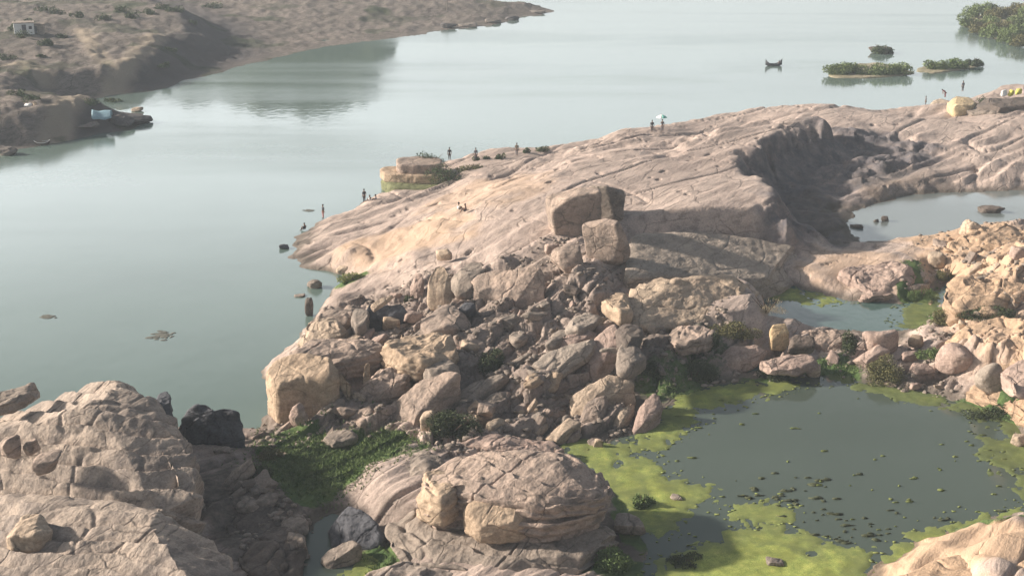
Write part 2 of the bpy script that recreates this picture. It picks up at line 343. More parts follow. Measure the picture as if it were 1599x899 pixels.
# ground material: rock with mud, moss and orange-tan earth by place
def blobmask(V, blobs, nz=1.0):
    x, y = V[:, 0], V[:, 1]; m = np.zeros(len(V))
    for (px, py, rx, ry, s) in blobs:
        q = at(px, py, 1.0); qx = at(px+rx, py, 1.0)[0]-q[0]; qy = at(px, py-ry, 1.0)[1]-q[1]
        d = np.sqrt(((x-q[0])/qx)**2+((y-q[1])/qy)**2)
        m = np.maximum(m, s*sst(1.25, .6, d+.35*nz*fbm(x/3, y/3, 0, 3, 61)))
    return m
GREEN = [(530, 700, 130, 38, 1), (490, 742, 90, 36, .9), (600, 690, 50, 18, 1), (580, 880, 50, 35, .9), (1300, 575, 60, 18, .9), (1450, 470, 38, 45, 1), (1000, 880, 110, 25, .8), (1220, 590, 80, 14, .8), (1050, 600, 60, 22, .6),
         (1530, 640, 90, 26, .7), (550, 435, 26, 12, .8), (1560, 810, 130, 14, .6), (1090, 560, 60, 25, .5), (1100, 545, 60, 14, .4), (900, 690, 60, 14, .6), (980, 780, 30, 50, .7), (1000, 820, 40, 40, .8)]
MUD = [(600, 520, 130, 70, .35), (850, 530, 150, 60, .35), (820, 620, 150, 50, .45), (560, 610, 100, 40, .5), (1060, 560, 120, 40, .7), (430, 760, 130, 110, 1), (700, 560, 70, 50, .5), (780, 540, 90, 50, .5), (850, 500, 90, 40, .5), (720, 640, 70, 40, .8), (1380, 590, 90, 30, .8), (1290, 340, 70, 40, .5), (960, 640, 140, 50, .5), (1130, 570, 120, 30, .5), (560, 860, 90, 60, .8), (1420, 300, 90, 26, .5), (960, 840, 60, 60, .8)]
WARM = [(760, 345, 100, 40, .5), (640, 400, 110, 30, .7), (1070, 462, 90, 26, .9), (1560, 430, 120, 110, 1), (1340, 430, 90, 30, .6), (1500, 870, 170, 70, 1), (1580, 560, 90, 60, .9)]
STAIN_SHADE_ = 0
def wetmask(V):
    z = V[:, 2]; w = sst(.5, .12, z)
    for k, pw in PSW.items(): w = np.maximum(w, sst(PZ[k]+.45, PZ[k]+.12, z)*(sdist(V[:, :2], pw) > -4))
    return w
m, nt, b = newmat('bedrock'); pos, col, nrm = rock_nodes(nt, (.51, .41, .355), (.38, .30, .265), (.17, .135, .12), .5, 3.5, .8)
def attr(nt, n):
    a = N(nt, 'ShaderNodeAttribute'); a.attribute_name = n; return a.outputs['Fac']
aw, am, ag, av = attr(nt, 'warm'), attr(nt, 'mud'), attr(nt, 'green'), attr(nt, 'stain_shade')
col = mixc(nt, aw, col, mixc(nt, .75, col, (.55, .375, .24)))
col = mixc(nt, mathn(nt, 'MULTIPLY', av, ramp(nt, noise(nt, pos, .45, 5, .7), [(.35, g(.6)), (.6, g(1))])), col, (.12, .112, .122))  # dark rock stain, plus the scarp's shade put into the colour
nm = noise(nt, pos, 1.1, 5, .7)
col = mixc(nt, mathn(nt, 'MULTIPLY', am, ramp(nt, nm, [(.35, g(.6)), (.6, g(1))])), col, (.095, .08, .067))
col = mixc(nt, mathn(nt, 'MULTIPLY', attr(nt, 'wet'), .75), col, (.10, .088, .07)); gn = noise(nt, pos, 2.2, 5, .75)
gc = ramp(nt, noise(nt, pos, .7, 4, .7), [(.3, (.045, .085, .03)), (.55, (.09, .14, .045)), (.75, (.17, .20, .07))])
gf = mathn(nt, 'MULTIPLY', ag, 1.0); gf = ramp(nt, mathn(nt, 'ADD', mathn(nt, 'MULTIPLY', gf, .6), mathn(nt, 'MULTIPLY', gn, .6)), [(.52, g(0)), (.66, g(1))])
col = mixc(nt, gf, col, gc)
nt.links.new(col, b.inputs['Base Color']); nt.links.new(nrm, b.inputs['Normal']); b.inputs['Roughness'].default_value = .92; b.inputs['Specular IOR Level'].default_value = .2
M['ground'] = m
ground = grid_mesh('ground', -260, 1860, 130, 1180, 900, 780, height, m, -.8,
                   {'wet': wetmask, 'stain_shade': lambda V: sst(-1.2, 1.5, sdist(V[:, :2], STAIN_SHADEW)+2.2*fbm(V[:, 0]/5, V[:, 1]/5, 0, 4, 62)), 'warm': lambda V: blobmask(V, WARM), 'mud': lambda V: blobmask(V, MUD), 'green': lambda V: blobmask(V, GREEN)})
tag(ground, 'pink and tan granite riverbank shelf with ledges and rubble', kind='structure')
# ------------------------------------------------------------------ water
def water_mat(name, c, rough, bump, bsc, ior=1.33):
    m, nt, b = newmat(name); ge = N(nt, 'ShaderNodeNewGeometry'); pos = ge.outputs['Position']
    n = noise(nt, pos, .03, 3); cc = ramp(nt, n, [(.3, tuple(v*.9 for v in c)), (.7, tuple(v*1.1 for v in c))])
    nt.links.new(cc, b.inputs['Base Color']); b.inputs['Roughness'].default_value = rough; b.inputs['IOR'].default_value = ior
    mp = N(nt, 'ShaderNodeMapping'); mp.inputs['Scale'].default_value = (1, .6, 1); nt.links.new(pos, mp.inputs[0])
    mr = N(nt, 'ShaderNodeMapping'); mr.inputs['Rotation'].default_value = (0, 0, -R(55)); mr.inputs['Scale'].default_value = (.006, .03, 1); nt.links.new(pos, mr.inputs[0])
    rn = ramp(nt, noise(nt, mr.outputs[0], 1.0, 4, .6, .6), [(.4, g(rough)), (.62, g(rough+.13))]); nt.links.new(rn, b.inputs['Roughness'])
    h = mathn(nt, 'ADD', noise(nt, mp.outputs[0], bsc, 3, .5), mathn(nt, 'MULTIPLY', noise(nt, mp.outputs[0], bsc*.15, 2, .5), 2.0))
    bp = N(nt, 'ShaderNodeBump'); bp.inputs['Strength'].default_value = bump; bp.inputs['Distance'].default_value = .1
    nt.links.new(h, bp.inputs['Height']); nt.links.new(bp.outputs[0], b.inputs['Normal']); return m
M['river'] = water_mat('river_water', (.125, .178, .158), .05, .09, .9, 1.5)
M['pond'] = water_mat('pond_water', (.075, .098, .080), .08, .08, 1.5)
M['pondc'] = water_mat('pale_pond_water', (.15, .175, .17), .08, .12, 1.5, 1.4)
M['pondb'] = water_mat('green_pond_water', (.075, .125, .115), .08, .12, 1.5)
rv = mesh_obj('river_water', [(-1500, -50, 0), (1500, -50, 0), (1500, 3000, 0), (-1500, 3000, 0)], [(0, 1, 2, 3)], M['river'], smooth=False)
tag(rv, 'calm pale green river reflecting hazy sky', kind='structure')
def sheet(name, P2, z, mat, grow=0.0):
    c = P2.mean(0); P2 = c+(P2-c)*(1+grow)
    return mesh_obj(name, [(p[0], p[1], z) for p in P2], [tuple(range(len(P2)))], mat, smooth=False)
for k, mt, lb in (('a', 'pond', 'dark still pond ringed with green algae'), ('b', 'pondb', 'small green rock pool between the slabs'), ('c', 'pondc', 'pale pool below the shaded rock face'), ('s', 'pond', 'narrow dark trickle between the foreground rocks')):
    pw = PSW[k]; lo, hi = pw.min(0)-1.5, pw.max(0)+1.5
    q = np.array([(lo[0], lo[1]), (hi[0], lo[1]), (hi[0], hi[1]), (lo[0], hi[1])])
    # grown outline polygon
    cc = pw.mean(0); dv = pw-cc; q = cc+dv*(1+1.6/np.linalg.norm(dv, axis=1)[:, None])
    tag(sheet('pond_water', q, PZ[k], M[mt]), lb, kind='structure')
# ------------------------------------------------------------------ far bank and hills
FSH = [(-700, 250), (-100, 245), (0, 238), (60, 228), (120, 218), (200, 205), (234, 190), (232, 176), (190, 172), (120, 175), (80, 172), (100, 160), (150, 152), (240, 142), (330, 117), (430, 90), (520, 73), (600, 62), (680, 50), (760, 42), (810, 29), (868, 17), (840, 9), (760, 12), (700, 6), (640, -8), (640, -60), (500, -120), (-1500, -120), (-1500, 250)]
FW = wpoly(FSH)
EMB = [(62, 165), (70, 150), (110, 120), (170, 85), (240, 44), (285, 34), (270, 10), (200, -10), (-400, -40), (-400, 170)]
EMBW = at(*np.array(EMB, float).T, 7.0)
def far_height(P):
    x, y = P[..., 0], P[..., 1]
    s = sdist(P, FW)+2.0*fbm(x/10, y/10, 0, 3, 71)
    h = .35+2.0*sst(0, 50, s)+.55*fbm(x/18, y/18, 0, 4, 72)*sst(0, 8, s)
    e = sdist(P, EMBW)+.8*fbm(x/9, y/9, 0, 3, 73)
    h = h+(4.2+.8*fbm(x/20, y/20, 0, 3, 74))*sst(-11, 0, e)
    h = h+.35*fbm(x/2.5, y/2.5, 0, 3, 75)*sst(0, 4, s)
    # hills rising behind
    back = sst(400, 660, y+.25*(x+300))
    h = h+back*66*sst(60, -110, x)*(1+.35*fbm(x/90, y/90, 0, 4, 76))+back*fbm(x/30, y/30, 0, 4, 77)*5*sst(60, -60, x)
    h = h*sst(-.3, 9, s)
    return np.where(s < 0, np.maximum(s*.2, -2)-.05, h)
m, nt, b = newmat('far_bank_ground'); pos, col, nrm = rock_nodes(nt, (.235, .20, .18), (.165, .145, .13), (.07, .065, .055), .5, 2.0, 1.0)
tr = attr(nt, 'trees'); em = attr(nt, 'face'); pa = attr(nt, 'track')
col = mixc(nt, em, col, (.105, .095, .095)); col = mixc(nt, pa, col, (.36, .30, .235))
tn = noise(nt, pos, .12, 5, .7); tf = ramp(nt, mathn(nt, 'ADD', mathn(nt, 'MULTIPLY', tr, .75), mathn(nt, 'MULTIPLY', tn, .5)), [(.42, g(0)), (.6, g(1))])
col = mixc(nt, tf, col, ramp(nt, noise(nt, pos, .5, 4, .7), [(.3, (.03, .045, .028)), (.7, (.075, .085, .05))]))
nt.links.new(col, b.inputs['Base Color']); nt.links.new(nrm, b.inputs['Normal']); b.inputs['Roughness'].default_value = .95; b.inputs['Specular IOR Level'].default_value = .1
TRACK = [(60, 162), (110, 125), (170, 88), (205, 68), (245, 42)]
TRACK2 = [(128, 38), (140, 55), (155, 72), (175, 80), (160, 95), (130, 108)]
TRACK3 = [(0, 85), (40, 80), (60, 90)]
def track_mask(V):
    mm = np.zeros(len(V))
    for tk, ww in ((TRACK, 1.5), (TRACK2, 1.2), (TRACK3, 1.5)):
        q = at(*np.array(tk, float).T, 7.0)
        poly = np.concatenate([q, q[::-1]+.01]); mm = np.maximum(mm, sst(ww*2, ww*.5, -sdist(V[:, :2], poly)+1.2*np.abs(fbm(V[:, 0]/8, V[:, 1]/8, 0, 2, 3))-.4))
    return mm*.8
def face_mask(V):
    e = sdist(V[:, :2], EMBW); return sst(1, -1.5, e)*sst(-22, -12, e)
def tree_mask(V):
    x, y = V[:, 0], V[:, 1]
    return np.clip(sst(6, 14, V[:, 2]), 0, 1)+.35*sst(.1, .5, fbm(x/14, y/14, 0, 3, 80))
YY = np.r_[np.linspace(262, -30, 300), np.linspace(-34, -215, 130)]
def far_grid():
    PX, PY = np.meshgrid(np.linspace(-700, 1000, 500), YY); P = at(PX, PY); P = P[P[:, 0, 1] < 1500]; H = far_height(P)
    ny, nx = H.shape; idx = np.arange(nx*ny).reshape(ny, nx)
    F = np.stack([idx[:-1, :-1], idx[:-1, 1:], idx[1:, 1:], idx[1:, :-1]], -1).reshape(-1, 4); F = F[:, ::-1]
    Hf = H.ravel(); F = F[Hf[F].max(1) > -.8]; used = np.zeros(nx*ny, bool); used[F.ravel()] = True; re = np.cumsum(used)-1
    V = np.concatenate([P.reshape(-1, 2), Hf[:, None]], 1)[used]
    return mesh_obj('far_bank', V, re[F], m, cols={'trees': tree_mask(V), 'face': face_mask(V), 'track': track_mask(V)})
fb = far_grid(); tag(fb, 'hazy far riverbank with tracks, embankment and wooded hills', kind='structure')
# ------------------------------------------------------------------ rock builders
def rock_disp(P, n, size, seed, rough=1.0, led=.0, ldir=None):
    q = np.c_[(P[:, 0]*SD[0]+P[:, 1]*SD[1])/(size*1.9), (P[:, 0]*SN[0]+P[:, 1]*SN[1])/size, P[:, 2]/size*1.3]
    d = .055*fbm(q[:, 0]*2.2, q[:, 1]*2.2, q[:, 2]*2.2, 4, seed, .55)
    cr = np.abs(perlin(q[:, 0]*1.6, q[:, 1]*1.6, q[:, 2]*1.6, seed+9)); d = d-.03*np.exp(-(cr/.02)**2)
    d = d*size*rough
    if led:
        t = (P@np.asarray(ldir))/led+.55*fbm(P[:, 0]/(led*5), P[:, 1]/(led*5), P[:, 2]/(led*5), 3, seed+4)
        d = d+led*.42*(saw(t, .85)-.5)
    return d
_cs = {}
def cubesphere(n):
    if n in _cs: return _cs[n]
    t = np.tan(np.linspace(-1, 1, n+1)*math.pi/4); A, B = np.meshgrid(t, t); O = np.ones_like(A)
    vs, fs = [], []; off = 0
    for ax in range(3):
        for s in (1, -1):
            c = [None]*3; c[ax] = O*s; c[(ax+1) % 3] = A; c[(ax+2) % 3] = B*s
            vs.append(np.stack(c, -1).reshape(-1, 3)); i = np.arange((n+1)**2).reshape(n+1, n+1)+off
            fs.append(np.stack([i[:-1, :-1], i[:-1, 1:], i[1:, 1:], i[1:, :-1]], -1).reshape(-1, 4)); off += (n+1)**2
    V = np.concatenate(vs); V /= np.linalg.norm(V, axis=1)[:, None]; F = np.concatenate(fs)
    key = np.round(V*1e5).astype(np.int64); _, first, inv = np.unique(key, axis=0, return_index=True, return_inverse=True)
    _cs[n] = (V[first], inv.ravel()[F]); return _cs[n]
def boulder_verts(n, dims, seed, sharp=22, boxy=.6, rough=1.0, nfac=9):
    D, F = cubesphere(n); rs = np.random.RandomState(seed)
    pl = rs.normal(size=(nfac, 3)); pl /= np.linalg.norm(pl, axis=1)[:, None]; hh = rs.uniform(.66, .95, nfac)
    ax = np.array([[1, 0, 0], [-1, 0, 0], [0, 1, 0], [0, -1, 0], [0, 0, 1], [0, 0, -1]], float)+rs.normal(size=(6, 3))*.16
    ax /= np.linalg.norm(ax, axis=1)[:, None]
    pl = np.concatenate([pl, ax]); hh = np.concatenate([hh, np.full(6, 1-.35*boxy)])
    q = np.maximum(D@pl.T, 0)/hh[None]; r = (q**sharp).sum(1)**(-1/sharp); r = np.minimum(r, 1.5)
    P = D*r[:, None]; sc = P.max(0)-P.min(0); P = (P-(P.max(0)+P.min(0))/2)/sc*np.array(dims)
    size = float(np.mean(dims)); P = P+D*rock_disp(P, D, size, seed, rough)[:, None]
    return P, F
ROCKS = []; NAMED = []
def boulder(label, cx, yb, wpx, hpx, mat='tan', seed=1, depth=.8, yaw=0, tilt=0, sharp=20, boxy=.55, rough=.8, cat='boulder', z=None, group=None, name='boulder', sink=.12):
    if z is None: x, y, z = ground_at(cx, yb)
    else: x, y = at(cx, yb, z)
    s = scale_at(y, z); W = wpx/s; Dp = depth*W; th = math.atan2(HC-z, y)
    H = max((hpx/s-Dp*math.sin(th)*.8)/math.cos(th), W*.22)*(1+sink)
    n = int(np.clip(wpx*.4, 9, 56))
    P, F = boulder_verts(n, (W, Dp, H), seed, sharp, boxy, rough)
    a = R(yaw); ca, sa = math.cos(a), math.sin(a)
    t = R(tilt); P = P@np.array([[math.cos(t), 0, -math.sin(t)], [0, 1, 0], [math.sin(t), 0, math.cos(t)]]).T
    Rm = np.array([[ca, -sa, 0], [sa, ca, 0], [0, 0, 1]]); P = P@Rm.T
    # keep the width asked for
    P[:, 0] *= W/np.ptp(P[:, 0])
    P[:, 2] -= P[:, 2].min()+H*sink
    for _ in range(4):
        c = np.array([x, y+np.ptp(P[:, 1])*.5, z]); qx, qy = project(P+c); vis = P[:, 2] > 0
        hh_ = yb-qy.min(); k_ = np.clip(hpx/max(hh_, 1), .6, 1.6); P[:, 2] *= k_; P[:, 0] *= wpx/np.ptp(qx)
    o = mesh_obj(name, P, F, M[mat]); o.location = c
    tag(o, label, cat, group); ROCKS.append((x, y+Dp*.5, W*.6)); NAMED.append((x, y+Dp*.5, label)); return o
def slab(label, out, mat='tan', seed=1, dz=1.0, thick=2.0, p=5.0, rough=.8, led=0, ldir=(0, 0, 1), zabs=None, res=None, cat='rock', name='rock', group=None, undercut=0.0, dome=.0, chips=7):
    o2 = np.array([q[:2] for q in out], float); p = p*1.5
    c2 = o2.mean(0)
    if zabs is None: zg = ground_at(c2[0], c2[1])[2]; zz = np.array([zg+(q[2] if len(q) > 2 else dz) for q in out])
    else: zz = np.array([q[2] if len(q) > 2 else zabs for q in out], float)
    W = at(o2[:, 0], o2[:, 1], zz); P3 = np.c_[W, zz]
    A = np.c_[W, np.ones(len(W))]; co = np.linalg.lstsq(A, zz, rcond=None)[0]
    # chaikin-smoothed outline
    q = W
    for _ in range(2):
        nx_ = np.roll(q, -1, 0); q = np.stack([q*.88+nx_*.12, q*.12+nx_*.88], 1).reshape(-1, 2)
    c = (q.min(0)+q.max(0))/2*.5+q.mean(0)*.5
    seg = []; m_ = len(q)
    for i in range(m_):
        a_, b_ = q[i], q[(i+1) % m_]; k = 6; seg.append(a_+(b_-a_)*np.linspace(0, 1, k, endpoint=False)[:, None])
    q = np.concatenate(seg); dv = q-c; th = np.arctan2(dv[:, 1], dv[:, 0]); rr = np.linalg.norm(dv, axis=1)
    o_ = np.argsort(th); th, rr = th[o_], rr[o_]
    wpx = np.ptp(o2[:, 0]); 
    if res is None: res = np.clip(wpx*.5, 22, 200)
    nt_ = int(res*3.0); nr = int(res*.75); ns = int(max(8, res*.45))
    T = np.linspace(-math.pi, math.pi, nt_, endpoint=False)
    RR = np.interp(T, th, rr, period=2*math.pi)
    # profile
    ph = np.r_[np.linspace(math.pi/2, math.pi/4, nr)[:-1], np.linspace(math.pi/4, -math.pi/2.3, ns)]
    # even spacing on top: use tan distribution
    r_ = (np.abs(np.cos(ph))**p+np.abs(np.sin(ph))**p)**(-1/p)
    rho, zzp = r_*np.cos(ph), r_*np.sin(ph)
    rho[0] = 0.0
    TT, RH = np.meshgrid(T, rho); ZZ = np.repeat(zzp[:, None], nt_, 1); RRg = np.repeat(RR[None], len(ph), 0)
    p = p
    und = 1-undercut*sst(.5, -.6, ZZ)
    X = c[0]+RH*RRg*np.cos(TT)*und; Y = c[1]+RH*RRg*np.sin(TT)*und
    Zt = co[0]*X+co[1]*Y+co[2]; Z = Zt-thick*(1-ZZ)/2+dome*(1-np.clip(RH, 0, 1)**2)*(ZZ > 0)
    P = np.stack([X, Y, Z], -1)
    # chip the rim with random flat cuts
    rc = np.random.RandomState(seed*7+1); hx = np.array([np.ptp(q[:, 0])/2, np.ptp(q[:, 1])/2, thick/2]); ctr = np.array([c[0], c[1], 0]); zr = co[0]*X+co[1]*Y+co[2]-thick/2
    Q = np.stack([(P[..., 0]-c[0])/hx[0], (P[..., 1]-c[1])/hx[1], (P[..., 2]-zr)/hx[2]], -1)
    for _ in range(chips):
        nn = rc.normal(size=3); nn[2] = abs(nn[2])*.9; nn /= np.linalg.norm(nn)
        pr_ = Q@nn; hm = pr_.max(); ov = np.maximum(0, pr_-hm*rc.uniform(.74, .9)); Q = Q-nn*ov[..., None]
    P = np.stack([Q[..., 0]*hx[0]+c[0], Q[..., 1]*hx[1]+c[1], Q[..., 2]*hx[2]+zr], -1)
    # normals
    dU = np.roll(P, -1, 1)-np.roll(P, 1, 1); dV = np.gradient(P, axis=0); Nn = np.cross(dU, dV); Nn[0] = (0, 0, 1)
    ln = np.linalg.norm(Nn, axis=-1, keepdims=True); Nn = Nn/np.maximum(ln, 1e-9)
    if Nn[len(ph)//4, :, 2].mean() < 0: Nn = -Nn; Nn[0] = (0, 0, 1)
    size = float(np.clip(np.sqrt(np.ptp(q[:, 0])*np.ptp(q[:, 1])), 1, 9)); Pf = P.reshape(-1, 3)
    d = rock_disp(Pf, None, size, seed, rough, led, ldir); d2 = .05*fbm(Pf[:, 0]*1.3, Pf[:, 1]*1.3, Pf[:, 2]*1.3, 3, seed+2)
    Pf = Pf+Nn.reshape(-1, 3)*(d+d2)[:, None]
    ny, nx2 = P.shape[:2]; Pf = np.concatenate([Pf[:1], Pf[nx2:]]); i = (np.arange((ny-1)*nx2)+1).reshape(ny-1, nx2); j = np.roll(i, -1, 1)
    F = np.stack([i[:-1], i[1:], j[1:], j[:-1]], -1).reshape(-1, 4); F = F[:, ::1]
    F = [tuple(f) for f in F.tolist()]+[(0, int(a), int(b_)) for a, b_ in zip(i[0], j[0])]
    o = mesh_obj(name, Pf, F, M[mat]); setorigin(o, (float(c[0]), float(c[1]), float(Pf[:, 2].min()))); tag(o, label, cat, group)
    ROCKS.append((c[0], c[1], size*.5)); NAMED.append((c[0], c[1], label)); return o
exec_objects = True
# ================================================================== rocks of the photograph
SDW = (float(SN[0]), float(SN[1]), .6)
# foreground left
slab('huge pale layered dome of rock in the left foreground above the water', [(-160, 640), (-60, 618), (0, 606), (60, 594), (95, 580), (150, 576), (200, 583), (245, 603), (285, 640), (305, 680), (306, 720), (292, 752), (250, 772), (205, 765), (150, 752), (60, 745), (0, 742), (-160, 760)], 'big', 3, zabs=6.2, thick=7.5, p=3.2, rough=.45, led=1.2, ldir=(.12, .55, .75), cat='rock outcrop', name='rock_outcrop', dome=1.0)
slab('broad rounded rock slab filling the bottom left corner', [(-180, 770), (0, 752), (100, 752), (190, 768), (255, 782), (310, 800), (350, 825), (372, 870), (375, 960), (330, 1080), (0, 1130), (-200, 1100)], 'big', 8, zabs=5.0, thick=6.5, p=3.0, rough=.4, led=1.3, ldir=(.2, .75, .55), cat='rock outcrop', name='rock_outcrop', dome=.5)

# ---------------------------------------------------------------- algae, clumps
def leafy(name, c1, c2, c3=None, rough=.7):
    m, nt, b = newmat(name); ge = N(nt, 'ShaderNodeNewGeometry')
    n = noise(nt, ge.outputs['Position'], 1.6, 4, .7)
    st = [(.3, c1), (.6, c2)]+([(.75, c3)] if c3 else [])
    cc = ramp(nt, n, st); hf = noise(nt, ge.outputs['Position'], 14.0, 2, .7)
    cc = mixc(nt, .7, cc, ramp(nt, hf, [(.35, g(.55)), (.65, g(1.4))]), 'MULTIPLY')
    if 'algae' in name:
        big = noise(nt, ge.outputs['Position'], .22, 4, .7, .5)
        cc = mixc(nt, ramp(nt, big, [(.42, g(0)), (.62, g(.75))]), cc, tuple(v*.5 for v in c2))
        ra = N(nt, 'ShaderNodeAttribute'); ra.attribute_name = 'rim'; cc = mixc(nt, mathn(nt, 'MULTIPLY', ra.outputs['Fac'], .55), cc, (.10, .125, .06))
    nt.links.new(cc, b.inputs['Base Color']); b.inputs['Roughness'].default_value = rough; b.inputs['Specular IOR Level'].default_value = .15
    return m
M['algae'] = leafy('algae', (.20, .26, .07), (.37, .41, .11), (.50, .46, .15), .8)
M['algae_dull'] = leafy('dull_algae', (.10, .14, .045), (.21, .24, .08), (.30, .30, .12), .85)
M['leaf_dark'] = leafy('dark_leaves', (.035, .05, .025), (.075, .095, .045))
M['leaf_green'] = leafy('green_leaves', (.08, .13, .045), (.15, .205, .075), (.22, .24, .10))
M['leaf_olive'] = leafy('olive_reeds', (.09, .095, .04), (.17, .16, .075))
M['leaf_dark2'] = leafy('far_dark_leaves', (.05, .075, .04), (.10, .135, .065)); M['leaf_islet'] = leafy('islet_leaves', (.10, .15, .06), (.20, .25, .10))
M['leaf_bright'] = leafy('bright_weeds', (.16, .2, .06), (.26, .28, .1)); M['reed'] = leafy('dry_reeds', (.36, .3, .2), (.5, .43, .3))
M['clump'] = leafy('dark_algae', (.045, .055, .03), (.09, .10, .055), (.15, .16, .09)); M['bark'] = plain('woody_stem', (.10, .07, .05))
def join(parts):
    Vs, Fs, o = [], [], 0
    for V, F in parts: Vs.append(V); Fs.append(np.asarray(F)+o); o += len(V)
    return np.concatenate(Vs), np.concatenate(Fs)
def algae(label, pts, z, mat='algae', ragged=1.3, seed=1, st=.2):
    W = wpoly(pts, z); lo, hi = W.min(0)-1, W.max(0)+1
    xs = np.arange(lo[0], hi[0], st); ys = np.arange(lo[1], hi[1], st); X, Y = np.meshgrid(xs, ys); P = np.stack([X, Y], -1)
    s = sdist(P, W); f = s+ragged*fbm(X/3.2, Y/4.5, 0, 5, seed, .65)-.1
    f = f+.75*fbm(X/1.1, Y/1.4, 0, 4, seed+8, .7); hole = perlin(X/1.5, Y/2.0, 0, seed+5); f = np.minimum(f, np.where(s < 2.5, (.55-hole)*2, 9))
    for k, pw in PSW.items():
        if abs(PZ[k]+.02-z) < .03: f = np.minimum(f, sdist(P, pw)+2.2)
    H = z+np.clip(f*.16, -.05, .035)+.05*fbm(X/1.2, Y/1.2, 0, 3, seed+2)*sst(0, 1.5, f)
    idx = np.arange(X.size).reshape(X.shape); F = np.stack([idx[:-1, :-1], idx[:-1, 1:], idx[1:, 1:], idx[1:, :-1]], -1).reshape(-1, 4)
    ff = f.ravel(); F = F[ff[F].max(1) > 0]; used = np.zeros(X.size, bool); used[F.ravel()] = True; re = np.cumsum(used)-1
    Va = np.c_[X.ravel(), Y.ravel(), H.ravel()][used]; Fa = re[F]; rim = sst(2.2, 0, ff[used])
    rf = np.random.RandomState(seed); ic = np.where((ff < 0) & (ff > -1.6) & (rf.rand(ff.size) < .14*np.exp(np.minimum(ff, 0)*1.3)))[0][:2500]
    D, F0 = cubesphere(1); parts = [(Va, Fa)]
    for i_ in ic: r0 = rf.uniform(.03, .14); parts.append((D*(r0*rf.uniform(1, 2.2), r0, .03)*(1+.3*rf.normal(size=(len(D), 1)))+(X.ravel()[i_]+rf.normal()*.1, Y.ravel()[i_]+rf.normal()*.1, z+.01), F0))
    Va, Fa = join(parts); rim = np.r_[rim, np.full(len(Va)-len(rim), .8)]
    o = mesh_obj('algae_mat', Va, Fa, M[mat], cols={'rim': rim}); tag(o, label, 'algae', kind='stuff'); return o
a_ = PZ['a']+.02
algae('bright green algae mat spreading from the round layered rock into the pond', [(862, 690), (940, 684), (985, 700), (1010, 722), (1060, 745), (1110, 762), (1085, 800), (1035, 836), (990, 845), (970, 795), (945, 745), (900, 715)], a_, seed=3, ragged=.8)
algae('yellow green algae band along the upper left pond edge', [(975, 695), (1035, 650), (1060, 622), (1110, 600), (1200, 594), (1275, 597), (1235, 612), (1150, 628), (1085, 638), (1072, 668), (1045, 694), (1010, 703)], a_, seed=4, ragged=.8)
algae('small pale green algae island near the lower pond edge', [(1148, 785), (1185, 775), (1232, 790), (1238, 812), (1180, 820), (1148, 806)], a_, seed=5, ragged=.8)
algae('wide green algae mat along the bottom edge of the pond', [(1060, 862), (1110, 832), (1200, 820), (1262, 832), (1310, 860), (1380, 852), (1450, 830), (1530, 806), (1600, 788), (1680, 780), (1680, 850), (1400, 890), (1300, 970), (1030, 970), (1040, 890)], a_, seed=6, ragged=1.2)
algae('thin algae line along the upper right pond edge', [(1335, 596), (1400, 602), (1500, 615), (1570, 645), (1640, 690), (1560, 668), (1490, 638), (1400, 620), (1340, 608)], a_, 'algae_dull', seed=7)
algae('ragged algae patches at the right edge of the pond', [(1545, 690), (1599, 672), (1660, 700), (1660, 780), (1599, 775), (1560, 735)], a_, 'algae_dull', seed=8, ragged=2.0)
b_ = PZ['b']+.02
algae('green scum on the upper left corner of the small rock pool', [(1195, 452), (1245, 445), (1295, 463), (1340, 474), (1262, 476), (1210, 466)], b_, seed=9)
algae('green scum on the right end of the small rock pool', [(1405, 482), (1430, 474), (1470, 450), (1460, 505), (1410, 516), (1400, 500)], b_, 'algae_dull', seed=10)
algae('algae in the narrow channel between the two ponds', [(1275, 560), (1330, 562), (1345, 592), (1290, 596)], a_, 'algae_dull', seed=11)
algae('bright algae in the foreground pool below the dark boulder', [(530, 880), (560, 858), (600, 860), (615, 900), (600, 960), (520, 960)], PZ['s']+.02, seed=12)
rs = np.random.RandomState(4)
def clumps(label, spots, z, mat, n, r=(.12, .5)):
    parts = []
    for (cx, cy, rx, ry, wgt) in spots:
        for k in range(int(n*wgt)):
            q = at(cx+rs.normal()*rx*.5, cy+rs.normal()*ry*.5, z)
            if sdist(q[None], PSW['a'])[0] < .2 and z > .3: continue
            D, F = cubesphere(3); rr = rs.uniform(*r)
            V = D*(rr*rs.uniform(.8, 2.6), rr*rs.uniform(.4, 1), .05+rr*.2)*(1+.35*rs.normal(size=(len(D), 1))); parts.append((V+(q[0], q[1], z), F))
    V, F = join(parts); tag(mesh_obj('algae_clump', V, F, M[mat]), label, 'algae', kind='stuff')
clumps('small dark algae clumps floating in rafts on the pond', [(1225, 760, 90, 22, 1), (1270, 795, 60, 40, 1), (1330, 830, 80, 16, 1.2), (1420, 800, 160, 18, .8), (1250, 780, 80, 40, .8)], a_, 'clump', 16, (.04, .2))
clumps('scattered pale algae tufts floating on the open pond', [(1400, 740, 330, 70, 1), (1150, 660, 120, 20, .5), (1530, 760, 120, 60, .6), (1540, 700, 90, 30, .7), (1090, 670, 90, 50, .4), (1400, 760, 260, 60, .5)], a_, 'algae_dull', 17, (.04, .15))
